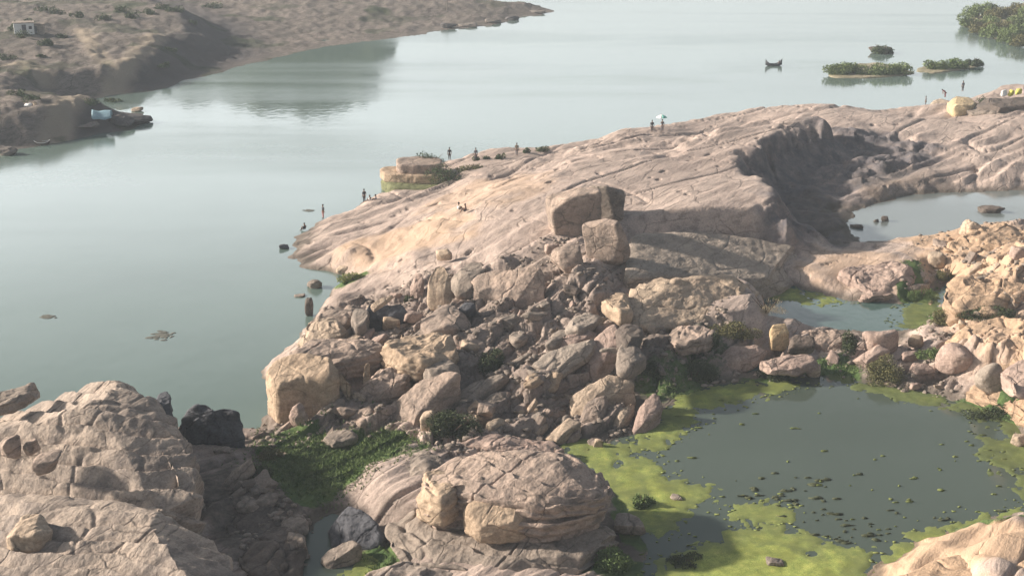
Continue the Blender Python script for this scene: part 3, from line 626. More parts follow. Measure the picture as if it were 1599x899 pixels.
# ---------------------------------------------------------------- plants
def leaves(n, rx, ry, rz, seed, size=.16, up=.2, clump=6, vert=False):
    r_ = np.random.RandomState(seed); cc = r_.normal(size=(clump, 3)); cc /= np.linalg.norm(cc, axis=1)[:, None]; cc *= r_.uniform(.3, .8, (clump, 1)); cc[:, 2] = np.abs(cc[:, 2])*.9
    k = r_.randint(0, clump, n); d = r_.normal(size=(n, 3)); d /= np.linalg.norm(d, axis=1)[:, None]; P = cc[k]+d*r_.uniform(.25, .42, (n, 1)); P[:, 2] = np.clip(P[:, 2], 0, None)
    P = P*(rx, ry, rz)
    a = r_.normal(size=(n, 3)); a[:, 2] += up
    if vert: a = r_.normal(size=(n, 3))*.25+(0, 0, 1)
    a /= np.linalg.norm(a, axis=1)[:, None]; b = np.cross(a, r_.normal(size=(n, 3))); b /= np.linalg.norm(b, axis=1)[:, None]
    L = size*r_.uniform(.6, 1.5, (n, 1)); Wd = L*(.1 if vert else .38)
    if vert: P[:, 2] *= .5; L = L*2.2
    V = np.stack([P, P+a*L*.5+b*Wd, P+a*L, P+a*L*.5-b*Wd], 1).reshape(-1, 3)
    F = np.arange(n*4).reshape(n, 4); return V, F
def tube(p0, p1, r0, r1, k=5):
    p0, p1 = np.array(p0, float), np.array(p1, float); d = p1-p0; d /= np.linalg.norm(d); u = np.cross(d, (.3, .9, .1)); u /= np.linalg.norm(u); v = np.cross(d, u)
    t = np.linspace(0, 2*math.pi, k, endpoint=False); c = np.cos(t)[:, None]*u+np.sin(t)[:, None]*v
    V = np.concatenate([p0+c*r0, p1+c*r1]); i = np.arange(k); j = (i+1) % k
    return V, np.stack([i, j, j+k, i+k], 1)
def shrub(label, cx, yb, wpx, hpx, mat='leaf_dark', seed=1, n=None, z=None, cat='shrub', name='shrub', vert=False, depth=.8, group=None):
    if z is None: x, y, z = ground_at(cx, yb)
    else: x, y = at(cx, yb, z)
    s = scale_at(y, z); rx = wpx/s/2*1.05; rz = hpx/s*.95; rx_y = rx*depth
    n = int(np.clip((n or wpx*hpx*1.6)*1.7, 200, 7000)); size = max(.11, 1.9/s)
    e = bpy.data.objects.new(name, None); C.objects.link(e); e.location = (float(x), float(y+rx_y*.6), float(z-.05)); tag(e, label, cat, group)
    V, F = leaves(n, rx, rx_y, rz, seed, size, clump=max(5, int(wpx/6)), vert=vert); mesh_obj('foliage', V, F, M[mat], e, smooth=False)
    r_ = np.random.RandomState(seed); st = [tube((0, 0, -.1), (r_.normal()*rx*.4, r_.normal()*rx*.3, rz*.7), .04+rx*.02, .02) for _ in range(5)]
    V, F = join(st); mesh_obj('stem', V, F, M['bark'], e); return e
# ---------------------------------------------------------------- rocks, foreground
slab('round flat-topped layered rock cap in the bottom centre', [(657, 750), (672, 722), (702, 706), (760, 698), (840, 696), (900, 703), (940, 722), (954, 742), (944, 764), (892, 778), (840, 782), (780, 776), (735, 768), (710, 758), (680, 760)], 'tan', 21, chips=2, zabs=4.75, thick=1.8, p=2.4, rough=.42, led=.5, ldir=(.08, .2, .97), cat='rock outcrop', name='rock_outcrop', dome=.35)
slab('thick lower layer of the round layered rock with a sunlit ochre left side', [(646, 778), (656, 752), (690, 728), (760, 716), (880, 716), (945, 736), (958, 758), (948, 784), (900, 802), (848, 812), (790, 808), (736, 798), (722, 786), (690, 790), (664, 792)], 'tan', 20, chips=4, zabs=3.75, thick=2.3, p=3.6, rough=.6, led=.6, ldir=(.05, .1, .99), cat='rock outcrop', name='rock_outcrop', undercut=.10)
slab('grey undercut base shelf beneath the round layered rock cap', [(600, 815), (640, 790), (740, 800), (900, 770), (965, 775), (985, 815), (960, 850), (900, 872), (820, 885), (700, 872), (620, 858)], 'grey', 22, zabs=2.0, thick=2.6, p=3.2, rough=.6, led=.7, ldir=(.1, .2, .97), cat='rock outcrop', name='rock_outcrop', undercut=.15)
slab('grey ledge running along the bottom edge below the layered rock', [(560, 892), (620, 868), (720, 868), (840, 884), (910, 888), (900, 940), (700, 980), (560, 950)], 'big', 23, zabs=1.2, thick=2.0, p=3.5, rough=.7, led=.6, cat='rock', name='rock')
slab('rough grey sloping rock left of the round layered rock', [(560, 760, 1.2), (590, 725, 1.4), (640, 700, 1.9), (690, 700, 2.6), (680, 740, 2.8), (648, 780, 2.5), (600, 805, 1.6), (565, 790, 1.0)], 'grey', 24, zabs=1.9, thick=2.6, p=3, rough=1.1, led=.5, cat='rock outcrop', name='rock_outcrop')
slab('sunlit ochre block split off the left end of the layered cap', [(645, 768), (662, 732), (690, 720), (720, 738), (716, 768), (690, 778)], 'warm', 25, zabs=4.55, thick=2.2, p=3.2, rough=.8, led=.6)
slab('ochre corner block with a vertical break on the front of the cap', [(724, 786), (735, 766), (780, 764), (838, 770), (850, 786), (800, 802), (745, 800)], 'warm', 26, zabs=4.15, thick=2.2, p=4, rough=.7)
slab('low pinkish ledge behind the round layered rock', [(700, 692), (740, 676), (820, 676), (880, 690), (870, 702), (780, 698)], 'pink', 27, dz=.5, thick=1.4, p=3.5, rough=.7, led=.4)
slab('dark blue-black boulder standing at the water beside the left dome', [(276, 650, 3.0), (304, 622, 4.6), (338, 609, 5.2), (384, 613, 4.9), (386, 640, 3.6), (380, 668, 2.4), (335, 676, 2.0), (288, 668, 2.4)], 'dark', 131, zabs=3, thick=3.6, p=2.4, rough=1.2, cat='boulder', name='boulder', chips=10)
slab('broad flat grey slab in the shade of the crowning boulders', [(972, 430, 5.2), (985, 364, 6.0), (1070, 352, 5.6), (1188, 364, 4.2), (1264, 388, 2.4), (1254, 414, 2.2), (1212, 440, 2.4), (1120, 430, 3.7), (1040, 427, 4.6)], 'grey2', 301, zabs=4, thick=2.2, p=5, rough=.22, chips=3, cat='rock outcrop', name='rock_outcrop')  # grey material stands in for the shade on this slab
slab('wide sunlit cream and pink slab below the broad flat grey slab', [(965, 486, 4.4), (985, 445, 5.0), (1010, 427, 5.2), (1090, 424, 4.9), (1180, 420, 4.5), (1188, 434, 4.0), (1172, 462, 3.4), (1196, 488, 2.6), (1150, 502, 2.6), (1060, 502, 3.6), (1000, 500, 4.1)], 'pale', 302, zabs=4, thick=2.0, p=4, rough=.6, led=.8, ldir=(.15, .35, .9), chips=4, cat='rock outcrop', name='rock_outcrop')
slab('dark leaning fin of rock on the right shoulder of the left dome', [(232, 622), (258, 607), (268, 614), (268, 636), (252, 640)], 'dark', 32, zabs=5.6, thick=2.2, p=5)
slab('tilted slab with a dark underside at the left edge on the dome crest', [(-20, 618), (20, 606), (52, 595), (66, 597), (50, 612), (10, 626), (-20, 634)], 'grey', 33, zabs=7.4, thick=.9, p=5)
boulder('brown angular boulder at the left edge on the dome', 13, 718, 34, 40, 'tan', 34, .8, 20, z=6.3, cat='boulder')
boulder('small brown pointed stone on the dome beside the angular boulder', 46, 712, 28, 28, 'tan', 35, .8, 50, z=6.3)
boulder('brown block on the dome just right of the pointed stone', 68, 743, 48, 42, 'tan', 36, .9, 10, z=6.1)
slab('pale flat-topped stone lying on the bottom left slab', [(5, 822), (30, 800), (68, 800), (82, 822), (55, 834), (8, 832)], 'pale', 37, zabs=6.0, thick=1.3, p=6, rough=.6)
slab('dark boulder with a pale lit top edge in the foreground gully', [(508, 812, 1.2), (545, 778, 2.6), (585, 786, 2.8), (604, 820, 1.7), (590, 846, 1.0), (520, 845, .8)], 'dark', 38, zabs=2.0, thick=2.4, p=3.2, rough=.7)
slab('long smooth grey stone leaning beside the dark gully boulder', [(494, 872, .5), (530, 838, 1.3), (556, 834, 1.7), (566, 848, 1.4), (540, 872, .8), (505, 888, .5)], 'grey', 39, zabs=1.0, thick=1.2, p=2.8, rough=.5)
boulder('rounded dark-bottomed stone at the trickle', 460, 872, 38, 42, 'grey', 40, .9)
boulder('round grey boulder alone in the shaded gully', 412, 798, 40, 30, 'grey', 41, .9, sharp=5, boxy=.1, rough=.5)
slab('flat grey stone lying above the trickle', [(430, 812), (450, 800), (478, 804), (482, 818), (455, 824)], 'grey', 42, dz=.5, thick=.8)
slab('huge pale rounded slab in the bottom right corner', [(1330, 935), (1385, 882), (1440, 856), (1480, 838), (1540, 828), (1610, 822), (1720, 830), (1760, 900), (1700, 1020), (1500, 1100), (1360, 1040)], 'warm2', 43, zabs=2.6, thick=4.6, p=2.4, rough=.5, led=.0, cat='rock outcrop', name='rock_outcrop', dome=1.5)
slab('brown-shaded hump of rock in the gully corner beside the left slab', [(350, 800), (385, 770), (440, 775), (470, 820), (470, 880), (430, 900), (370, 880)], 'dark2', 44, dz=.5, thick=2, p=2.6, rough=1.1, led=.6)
# ---------------------------------------------------------------- central boulders
boulder('largest squarish pale boulder crowning the centre ridge', 897, 388, 88, 96, 'tan', 51, .9, 14, 3, sharp=20, boxy=.95, rough=.4, z=5.0, sink=.03)
boulder('shaded block leaning behind the largest squarish boulder', 946, 356, 62, 66, 'grey', 52, .9, 0, sharp=26, boxy=1.1, rough=.4, z=5.4)
boulder('upright rounded slab of rock in front of the largest boulder', 948, 419, 76, 78, 'tan', 53, .5, -12, 10, sharp=18, boxy=.95, rough=.35)
boulder('tan wedge of rock under the largest boulder', 885, 424, 52, 42, 'tan', 54, .8, -20, sharp=12)
boulder('low brown stone left of the squarish boulder foot', 862, 398, 24, 18, 'pink', 55, .8)
slab('broad leaning boulder with a lit left slope and dark right end', [(735, 445, 4.2), (775, 408, 6.6), (800, 394, 7.6), (835, 396, 7.6), (852, 420, 6.4), (850, 450, 5.0), (830, 466, 4.2), (775, 470, 3.8), (738, 466, 3.7)], 'tan', 56, zabs=6, thick=3.2, p=2.8, rough=.5, cat='boulder', name='boulder')
slab('upright yellowish block left of the broad leaning boulder', [(664, 424, 6.0), (675, 412, 6.6), (702, 414, 6.5), (706, 440, 5.2), (700, 456, 4.4), (668, 460, 4.0)], 'pale', 57, zabs=5, thick=2.2, p=5, rough=.4, cat='boulder', name='boulder')
slab('brown grey slab between the yellowish block and the leaning boulder', [(702, 428), (730, 405), (765, 402), (758, 425), (735, 440), (712, 440)], 'grey', 58, zabs=4.9, thick=1.8, p=4)
slab('narrow standing slab left of the yellowish block', [(640, 440, 4.2), (650, 424, 5.0), (662, 426, 5.0), (660, 456, 3.6), (642, 458, 3.4)], 'pink', 59, zabs=4, thick=1.4, p=5)
boulder('small pale rock perched above the yellowish block', 693, 408, 26, 20, 'pale', 60)
slab('dark blue block with a pale tilted top on the mid left rubble', [(568, 478, 4.0), (590, 462, 5.0), (620, 458, 5.2), (640, 478, 4.0), (630, 498, 3.0), (575, 505, 2.6)], 'dark', 61, zabs=4, thick=2.2, p=5, rough=.5, cat='boulder', name='boulder')
slab('pale slab leaning across the top of the dark blue block', [(578, 474, 5.3), (600, 461, 5.9), (618, 458, 6.0), (600, 472, 5.4), (582, 482, 5.0)], 'pale', 62, zabs=5.5, thick=.4, p=5, rough=.4)
boulder('yellowish round rock under the dark blue block', 610, 518, 28, 24, 'warm', 63, .8, rough=.6)
boulder('brown square stone right of the yellowish round rock', 646, 508, 34, 26, 'pink', 64, .8, sharp=14, boxy=.8)
slab('wide pale flat slab above the rubble centre', [(655, 495), (690, 472), (725, 474), (738, 490), (715, 506), (670, 508)], 'tan', 65, dz=1.2, thick=1.6, p=4, rough=.6)
boulder('dark shaded stone at the right end of the wide flat slab', 728, 498, 32, 26, 'dark', 66, .9, sharp=13)
slab('golden pitted slab in the rubble left of centre', [(592, 540), (610, 520), (650, 510), (695, 512), (715, 530), (705, 552), (665, 560), (620, 556)], 'warm', 67, dz=1.6, thick=2.0, p=3.6, rough=1.0, led=.4)
slab('brown slab shaded under the golden pitted slab', [(660, 565), (700, 552), (722, 560), (700, 582), (662, 585)], 'grey', 68, dz=1.0, thick=1.5, p=4)
# left end block
slab('big square-ended block at the river edge with a golden left face', [(412, 580, 3.9), (430, 556, 4.5), (470, 548, 4.8), (520, 552, 4.9), (530, 572, 4.5), (516, 592, 3.9), (470, 588, 4.0), (430, 596, 3.8)], 'warm', 69, zabs=4.4, thick=3.8, p=7, rough=.4, led=0, chips=1, cat='boulder', name='boulder')
slab('long tan slab behind the square-ended river block', [(440, 552), (480, 528), (540, 522), (600, 530), (590, 552), (520, 560), (470, 562)], 'tan', 70, dz=2.0, thick=2.0, p=3.5, rough=.7, led=.5)
slab('pale sloping slab above the river edge', [(455, 530, 2.2), (475, 500, 3.0), (520, 488, 3.6), (548, 500, 3.6), (530, 520, 3.0), (490, 538, 2.4)], 'pale', 71, zabs=3, thick=1.8, p=3.2, rough=.7, led=.4)
slab('brown slab stepping up behind the pale sloping slab', [(488, 500), (505, 478), (545, 468), (562, 480), (545, 498)], 'tan', 72, dz=1.4, thick=1.4, p=3.6, led=.4)
slab('grey upright block left of the dark blue block', [(548, 488), (556, 474), (574, 474), (576, 500), (555, 505)], 'grey', 73, dz=1.6, thick=1.6, p=5)
boulder('low rounded rock at the foot of the square-ended block', 440, 642, 48, 32, 'warm', 74, .9, rough=.7)
boulder('pale upright stone at the grass edge', 465, 668, 30, 40, 'pink', 75, .7, sharp=12)
boulder('tilted thin pale stone by the grass', 500, 640, 46, 26, 'pale', 76, .6, 30, 20)
boulder('grey pointed stone in the shaded hollow', 520, 652, 40, 30, 'grey', 77, .8, 10)
slab('long sunlit diagonal slab with a dark right side', [(582, 650, 1.4), (600, 626, 1.9), (650, 590, 3.6), (705, 566, 4.9), (722, 572, 4.8), (700, 602, 3.6), (665, 640, 2.2), (628, 662, 1.5)], 'tan', 78, zabs=3, thick=3.0, p=4.5, rough=.45, cat='boulder', name='boulder')
slab('knobbly brown slab above the long diagonal slab', [(560, 600, 2.6), (590, 572, 3.4), (640, 568, 3.6), (650, 586, 3.2), (610, 610, 2.4), (570, 622, 2.0)], 'tan', 79, zabs=3, thick=1.8, p=3, rough=1.1, led=.4)
slab('narrow orange fin of rock beside the square-ended block', [(528, 570, 4.6), (540, 566, 4.7), (552, 600, 2.8), (548, 620, 1.9), (536, 604, 2.6)], 'warm', 80, zabs=3, thick=1.5, p=4)
slab('tall thin orange fin of rock left of the knobbly slab', [(566, 564, 4.2), (578, 562, 4.2), (576, 590, 2.8), (568, 598, 2.4)], 'warm', 81, zabs=3, thick=1.2, p=4)
slab('brown rubble slab at the lower end of the diagonal slab', [(540, 640, 1.6), (580, 628, 2.0), (590, 650, 1.5), (560, 664, 1.0)], 'tan', 82, zabs=1.6, thick=1.2, p=3, rough=1.0)
slab('green-grey slab leaning in the shade right of the diagonal slab', [(700, 625, 1.6), (740, 590, 2.6), (790, 570, 3.2), (800, 580, 3.0), (760, 610, 2.2), (715, 640, 1.6)], 'grey', 83, zabs=2.4, thick=1.0, p=3.5, rough=.6)
slab('second green-grey slab below the shaded leaning slab', [(720, 650, 1.2), (765, 615, 2.0), (800, 600, 2.4), (805, 615, 2.0), (760, 645, 1.4)], 'grey', 84, zabs=2, thick=.9, p=3.5, rough=.6)
slab('long smooth grey slab rising to the right in the mid rubble', [(820, 575, 2.8), (850, 550, 3.4), (910, 525, 4.2), (940, 520, 4.4), (920, 545, 3.8), (870, 580, 2.8)], 'grey2', 85, zabs=3.6, thick=1.2, p=3, rough=.5)
slab('pointed yellow-tan slab near the centre ridge', [(935, 460), (955, 450), (980, 452), (990, 470), (978, 488), (955, 478)], 'warm', 86, dz=1.3, thick=1.6, p=3.4, rough=.9)
boulder('dark brown block in a hollow left of the pointed slab', 893, 464, 28, 20, 'dark2', 87, .9)
slab('flat grey slab sloping left of the pink ridge', [(880, 505), (915, 482), (950, 484), (930, 502), (895, 515)], 'grey2', 88, dz=.9, thick=1.0, p=3.5)
slab('pink slab edge tilted below the flat grey slab', [(868, 530), (900, 510), (935, 508), (920, 524), (880, 538)], 'pink', 89, dz=.8, thick=1.0, p=3.5)
slab('broad pink slab standing at the centre of the rubble', [(898, 570, 2.4), (920, 520, 4.4), (960, 502, 5.0), (975, 520, 4.6), (960, 560, 3.0), (930, 580, 2.2)], 'pink', 90, zabs=3.8, thick=1.5, p=4, rough=.6)
boulder('pale grey pyramid-shaped stone at the centre', 948, 574, 44, 36, 'grey2', 91, .7, 0, sharp=16, boxy=.2)
slab('square grey block right of the pyramid-shaped stone', [(962, 545), (975, 530), (1008, 532), (1010, 552), (985, 568), (965, 568)], 'grey', 92, dz=1.3, thick=1.5, p=5, rough=.5)
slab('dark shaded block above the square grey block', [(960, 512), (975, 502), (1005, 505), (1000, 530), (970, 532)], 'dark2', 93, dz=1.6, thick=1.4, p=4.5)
slab('large sunlit hump above the green pond algae', [(890, 612, 2.2), (930, 582, 3.4), (990, 570, 3.8), (1000, 585, 3.4), (960, 612, 2.4), (925, 640, 1.6), (895, 632, 1.6)], 'pale', 94, zabs=2.6, thick=2.6, p=3, rough=.6, cat='boulder', name='boulder')
slab('sunlit lower lobe under the large hump', [(895, 650, 1.4), (920, 622, 2.2), (955, 610, 2.6), (950, 632, 2.0), (925, 660, 1.2)], 'tan', 95, zabs=1.8, thick=1.6, p=3, rough=.7)
slab('pink tongue of rock reaching toward the algae', [(985, 665, 1.1), (1000, 625, 2.2), (1022, 602, 2.8), (1038, 612, 2.5), (1030, 640, 1.7), (1005, 668, 1.0)], 'pink', 96, zabs=1.8, thick=1.8, p=3.2, rough=.6)
slab('pale green-tinged slab left of the pink tongue', [(953, 652, 1.2), (975, 628, 1.9), (992, 618, 2.2), (988, 640, 1.6), (965, 664, 1.0)], 'pale', 97, zabs=1.5, thick=1.2, p=3.2)
slab('ledge block at the foot of the pink ridge', [(1040, 512), (1085, 498), (1120, 505), (1115, 525), (1060, 535)], 'tan', 98, dz=.9, thick=1.4, p=4, led=.4)
slab('tan slab lying above the channel weeds', [(1110, 558, 1.7), (1140, 538, 2.4), (1185, 530, 2.8), (1200, 538, 2.6), (1180, 555, 2.0), (1130, 568, 1.4)], 'pink', 99, zabs=2.1, thick=1.3, p=4, rough=.6)
boulder('yellow standing block beside the small rock pool', 1218, 551, 32, 46, 'yellow', 100, .8, 10, sharp=24, boxy=1.0, rough=.5)
slab('thin pink slab under the yellow standing block', [(1185, 562), (1215, 550), (1270, 553), (1278, 566), (1240, 572), (1200, 574)], 'pink', 101, dz=.9, thick=.8, p=4)
slab('low tan rock wall closing the small rock pool', [(1232, 512, 1.9), (1262, 506, 2.1), (1310, 510, 2.0), (1348, 518, 1.8), (1345, 535, 1.3), (1300, 545, 1.0), (1255, 545, 1.0)], 'tan', 102, zabs=1.7, thick=1.8, p=3.2, rough=.7, led=.3)
boulder('dark triangular rock right of the yellow standing block, standing in for its shaded side', 1252, 556, 44, 34, 'dark2', 103, .6, 0, sharp=12, boxy=.2)  # extra dark rock stands in for the yellow block's unlit side
boulder('pale pointed stone above the weeds by the channel', 1272, 594, 24, 26, 'pale', 104, .7)
boulder('round split boulder beside the reedy bush', 1380, 556, 58, 42, 'pink', 105, .8, 0, sharp=8, boxy=.4, rough=.6)
boulder('small yellow stone at the reedy bush', 1432, 546, 26, 24, 'warm', 106, .8)
boulder('maroon rounded boulder by the right shore of the pond', 1500, 590, 62, 56, 'pink', 107, .9, 0, sharp=7, boxy=.3, rough=.6)
boulder('grey round boulder sitting on the right shore ledge', 1548, 616, 46, 50, 'grey2', 108, .9, 0, sharp=5, boxy=.2, rough=.5)
slab('brown slab behind the grey round boulder', [(1562, 570), (1599, 556), (1640, 560), (1640, 590), (1599, 600), (1570, 596)], 'pink', 109, dz=1.4, thick=1.5, p=3, rough=.6)
slab('curved sunlit ledge rimming the right side of the pond', [(1496, 600, 1.3), (1530, 590, 1.8), (1600, 598, 2.2), (1680, 640, 2.6), (1680, 690, 1.6), (1599, 655, 1.2), (1550, 630, 1.1), (1505, 615, 1.0)], 'warm2', 110, zabs=1.6, thick=1.5, p=3, rough=.5, led=.4, cat='rock', name='rock')
slab('broad smooth tan face on the right bank', [(1470, 530, 2.6), (1500, 500, 3.4), (1560, 480, 4.2), (1650, 490, 5), (1650, 560, 4.4), (1560, 556, 3.4), (1500, 560, 2.4)], 'warm2', 111, zabs=3.5, thick=3.0, p=3, rough=.6, led=.6, cat='rock outcrop', name='rock_outcrop')
boulder('white-faced boulder with a dark right side by the grass gully', 1467, 418, 30, 26, 'pale', 112, .9, 0, sharp=14, boxy=.7, rough=.4)
boulder('pale boulder standing at the pool shore', 1519, 374, 36, 32, 'pale', 113, .8, 0, sharp=12, boxy=.4)
boulder('maroon hollowed stone on the right bank', 1592, 408, 26, 24, 'pink', 114, .8)
boulder('small white stone at the pond corner', 1392, 608, 22, 14, 'pale', 115, .8)
boulder('pale stone at the right rim of the pond', 1594, 700, 26, 24, 'pale', 116, .8, z=.4)
boulder('pink stone among the pond-side weeds', 1445, 586, 40, 20, 'pink', 117, .8)
slab('fractured ledge at the top of the right bank', [(1480, 372), (1520, 352), (1599, 345), (1640, 360), (1599, 392), (1520, 392)], 'warm2', 118, dz=.7, thick=2, p=3, rough=1.0, led=.5)
slab('blocky tan ledge on the middle of the right bank', [(1470, 450), (1500, 425), (1560, 405), (1599, 400), (1640, 420), (1599, 460), (1540, 470), (1490, 474)], 'warm2', 119, dz=.6, thick=2.4, p=3, rough=1.1, led=.6)
slab('pink block slab between the shaded face and the grass gully', [(1300, 430), (1340, 405), (1400, 402), (1430, 425), (1410, 450), (1350, 455)], 'pink', 120, dz=.4, thick=1.5, p=3, rough=1.0, led=.4)
boulder('pale stone catching light at the grass patch edge', 535, 430, 24, 16, 'pale', 121, .8)
boulder('small dark stone at the tip of the shelf in the water', 443, 390, 16, 9, 'dark', 122, .8, z=-.05)
boulder('dark stone in the river off the mid shelf', 490, 452, 24, 16, 'grey', 123, .8, z=-.05)
boulder('low wet stone in the river left of the mid shelf stone', 467, 465, 18, 7, 'grey', 124, .8, z=-.05)
boulder('dark rock at the river edge below the shelf', 482, 494, 14, 30, 'dark2', 125, .8, z=0)
boulder('dark flat rock islet in the pale pool', 1552, 334, 44, 14, 'dark2', 126, .7, z=.85)
boulder('small round dark stone in the pale pool', 1383, 347, 12, 10, 'dark2', 127, z=.85)
boulder('tiny dark stone left of the round pool stone', 1369, 348, 9, 6, 'dark2', 128, z=.85)
boulder('flat dark stone at the left rim of the pale pool', 1340, 358, 22, 8, 'dark2', 129, z=.85)
boulder('grey stone lying in the algae by the bottom edge', 1212, 886, 30, 18, 'grey', 130, z=.4)
boulder('flat dark stone resting on the left algae mat', 1058, 782, 22, 12, 'grey', 131, z=.45)
boulder('white stone glinting in the green grass patch', 598, 682, 12, 8, 'pale', 132)
boulder('pale knob of rock at the bush above the grass', 668, 678, 26, 38, 'pale', 133, .7, sharp=12)
slab('thin grey slab half buried in the grass', [(503, 682), (512, 670), (555, 668), (560, 680), (520, 690)], 'grey', 134, dz=.5, thick=.6)
boulder('pale flat stone in the shaded brush', 435, 716, 36, 12, 'pale', 135, .6)
boulder('small stone left in the shaded brush', 345, 712, 30, 16, 'grey', 136, .6)
boulder('yellowish stone at the foot of the algae bank', 933, 706, 16, 22, 'pale', 137, .7)
boulder('dark stone at the right of the undercut base shelf', 985, 840, 50, 40, 'grey', 138, .8)
slab('grey rubble slab on the far right shore', [(1500, 168), (1540, 156), (1599, 158), (1640, 165), (1599, 180), (1540, 178)], 'grey', 139, dz=.5, thick=1.2, rough=1.0)
# ---------------------------------------------------------------- loose rubble, each stone its own object
RZ = [('loose tan rubble stone in the jumble left of the centre ridge', 'stones in the jumble left of the centre ridge', [(500, 475), (660, 455), (760, 478), (760, 560), (620, 600), (520, 560), (480, 520)], 62, ['tan', 'grey', 'pale', 'pink']),
      ('loose brown rubble stone below the largest boulders', 'stones below the largest boulders', [(780, 470), (900, 430), (1000, 500), (1120, 500), (1100, 560), (900, 580), (780, 560)], 75, ['tan', 'grey', 'pink', 'grey']),
      ('small stone in the slope between the long diagonal slab and the algae', 'stones between the diagonal slab and the algae', [(740, 600), (880, 570), (1000, 640), (950, 690), (800, 690), (700, 680)], 80, ['tan', 'pale', 'grey', 'warm']),
      ('small stone in the shaded foreground gully', 'stones in the shaded gully', [(380, 720), (440, 770), (530, 800), (500, 830), (400, 860), (370, 760)], 26, ['grey', 'grey', 'dark2']),
      ('loose orange-tan stone on the right bank', 'stones on the right bank', [(1440, 370), (1600, 350), (1600, 500), (1480, 520), (1420, 430)], 40, ['warm2', 'tan', 'pale']),
      ('small stone along the weedy neck between the ponds', 'stones between the ponds', [(1110, 560), (1200, 520), (1460, 530), (1500, 600), (1350, 600), (1150, 590)], 26, ['tan', 'pink', 'pale', 'grey']),
      ('small stone scattered near the river block and grass', 'stones near the river block', [(410, 620), (560, 600), (600, 650), (500, 660), (400, 650)], 18, ['pale', 'grey', 'tan'])]
VAR = []
for k in range(12):
    P, F = boulder_verts(10, (1.3, random.Random(k).uniform(.5, .9), random.Random(k+50).uniform(.32, .7)), 300+k, 40, .5, .6, 8); P[:, 2] -= P[:, 2].min(); VAR.append((P, F))
rr = np.random.RandomState(9); vm = {}; STL = []
NAMED_ = list(NAMED)
for lab, grp, poly, n, mats in RZ:
    pl = np.array(poly, float); lo, hi = pl.min(0), pl.max(0); c = 0
    cand = rr.uniform(lo, hi, (n*16, 2)); cand = cand[sdist(cand, pl) > 0]
    W = at(cand[:, 0], cand[:, 1], 2.4); Hh = height(W)
    for (x, y), z in zip(W, Hh):
        if c >= n*.65: break
        if z < .3 or any((x-a)**2+(y-b2)**2 < (r3*.8)**2 for a, b2, r3 in ROCKS): continue
        k = rr.randint(12); mt = mats[rr.randint(len(mats))]
        if (k, mt) not in vm: vm[(k, mt)] = mesh_obj('stone', VAR[k][0], VAR[k][1], M[mt], smooth=False); o = vm[(k, mt)]
        else: o = vm[(k, mt)].copy(); C.objects.link(o)
        s = .5+1.5*rr.rand()**2; o.location = (float(x), float(y), float(z-.22*s)); o.scale = (s*rr.uniform(.9, 1.5), s, s*rr.uniform(.8, 1.2)); o.rotation_euler = (rr.normal()*.25, rr.normal()*.25-.3, rr.choice([.6, .9, 1.2, 3.9, 4.2])+rr.normal()*.35)
        STL.append((o, float(x), float(y), s, mt, grp, k)); c += 1
import re
CW = {'tan': 'tan', 'grey': 'grey', 'pale': 'pale', 'pink': 'pinkish', 'warm': 'ochre', 'dark2': 'dark brown', 'warm2': 'orange tan', 'grey2': 'light grey'}
def short(l): return re.split(r' (?:in|on|at|with|above|below|beside|under|behind|lying|standing|rising|crowning|between|by|right|left|closing|perched|among|half|catching|near|to|rimming|leaning|alone|across|running|jutting|reaching|just|filling|resting|glinting|stepping|sloping|off|split) ', ' '+l)[0].strip()
seen = {}
for o, x, y, s, mt, grp, k in STL:
    d = sorted(((nx_-x)**2+(ny_-y)**2, nx_, ny_, l) for nx_, ny_, l in NAMED_); sz = 'small' if s < .75 else ('medium' if s < 1.3 else 'large')
    nm = [short(q[3]) for q in d[:2]]; rel = []
    for q in d[:2]: dx, dy = x-q[1], (y-q[2])*.4; rel.append(('right of' if dx > 0 else 'left of') if abs(dx) > abs(dy) else ('behind' if dy > 0 else 'in front of'))
    sh = 'flat' if random.Random(k+50).uniform(.32, .7) < .42 else ('long' if random.Random(k).uniform(.5, .9) < .62 else 'chunky')
    l = f"{sz} {sh} {CW[mt]} stone {rel[0]} the {nm[0]}"
    if len((l+nm[1]+' x x x').split()) <= 16: l += f", {rel[1]} the {nm[1]}"
    l = ' '.join(l.split()[:16]); dd = math.sqrt(d[0][0])
    if l in seen:
        base = f"{sz} {sh} {CW[mt]} stone"; alt = [f"{base} set close {rel[0]} the {nm[0]}" if dd < seen[l] else f"{base} set farther {rel[0]} the {nm[0]}"]+[f"{base} {a} the {short(q[3])}" for q in d[2:6] for a in [(('to the right of' if x > q[1] else 'to the left of'))]]
        for c_ in alt:
            c_ = ' '.join(c_.split()[:16])
            if c_ not in seen: l = c_; break
    seen[l] = dd; tag(o, l, 'stone', grp)
# gravel: too many and small to count
parts = []
for lab, grp, poly, n, mats in RZ:
    pl = np.array(poly, float); lo, hi = pl.min(0)-20, pl.max(0)+20
    cand = rr.uniform(lo, hi, (n*16, 2)); cand = cand[sdist(cand, pl) > -15]; W = at(cand[:, 0], cand[:, 1], 2.2); Hh = height(W)
    D, F = cubesphere(2)
    for (x, y), z in zip(W, Hh):
        if z < .1: continue
        s = .08+.2*rr.rand()**2; V = D*(s*rr.uniform(.7, 1.5), s, s*.7)*(1+.2*rr.normal(size=(len(D), 1))); parts.append((V+(x, y, z+s*.2), F))
V, F = join(parts); tag(mesh_obj('gravel', V, F, M['grey'], smooth=False), 'small broken rubble and gravel among the rocks', 'gravel', kind='stuff')
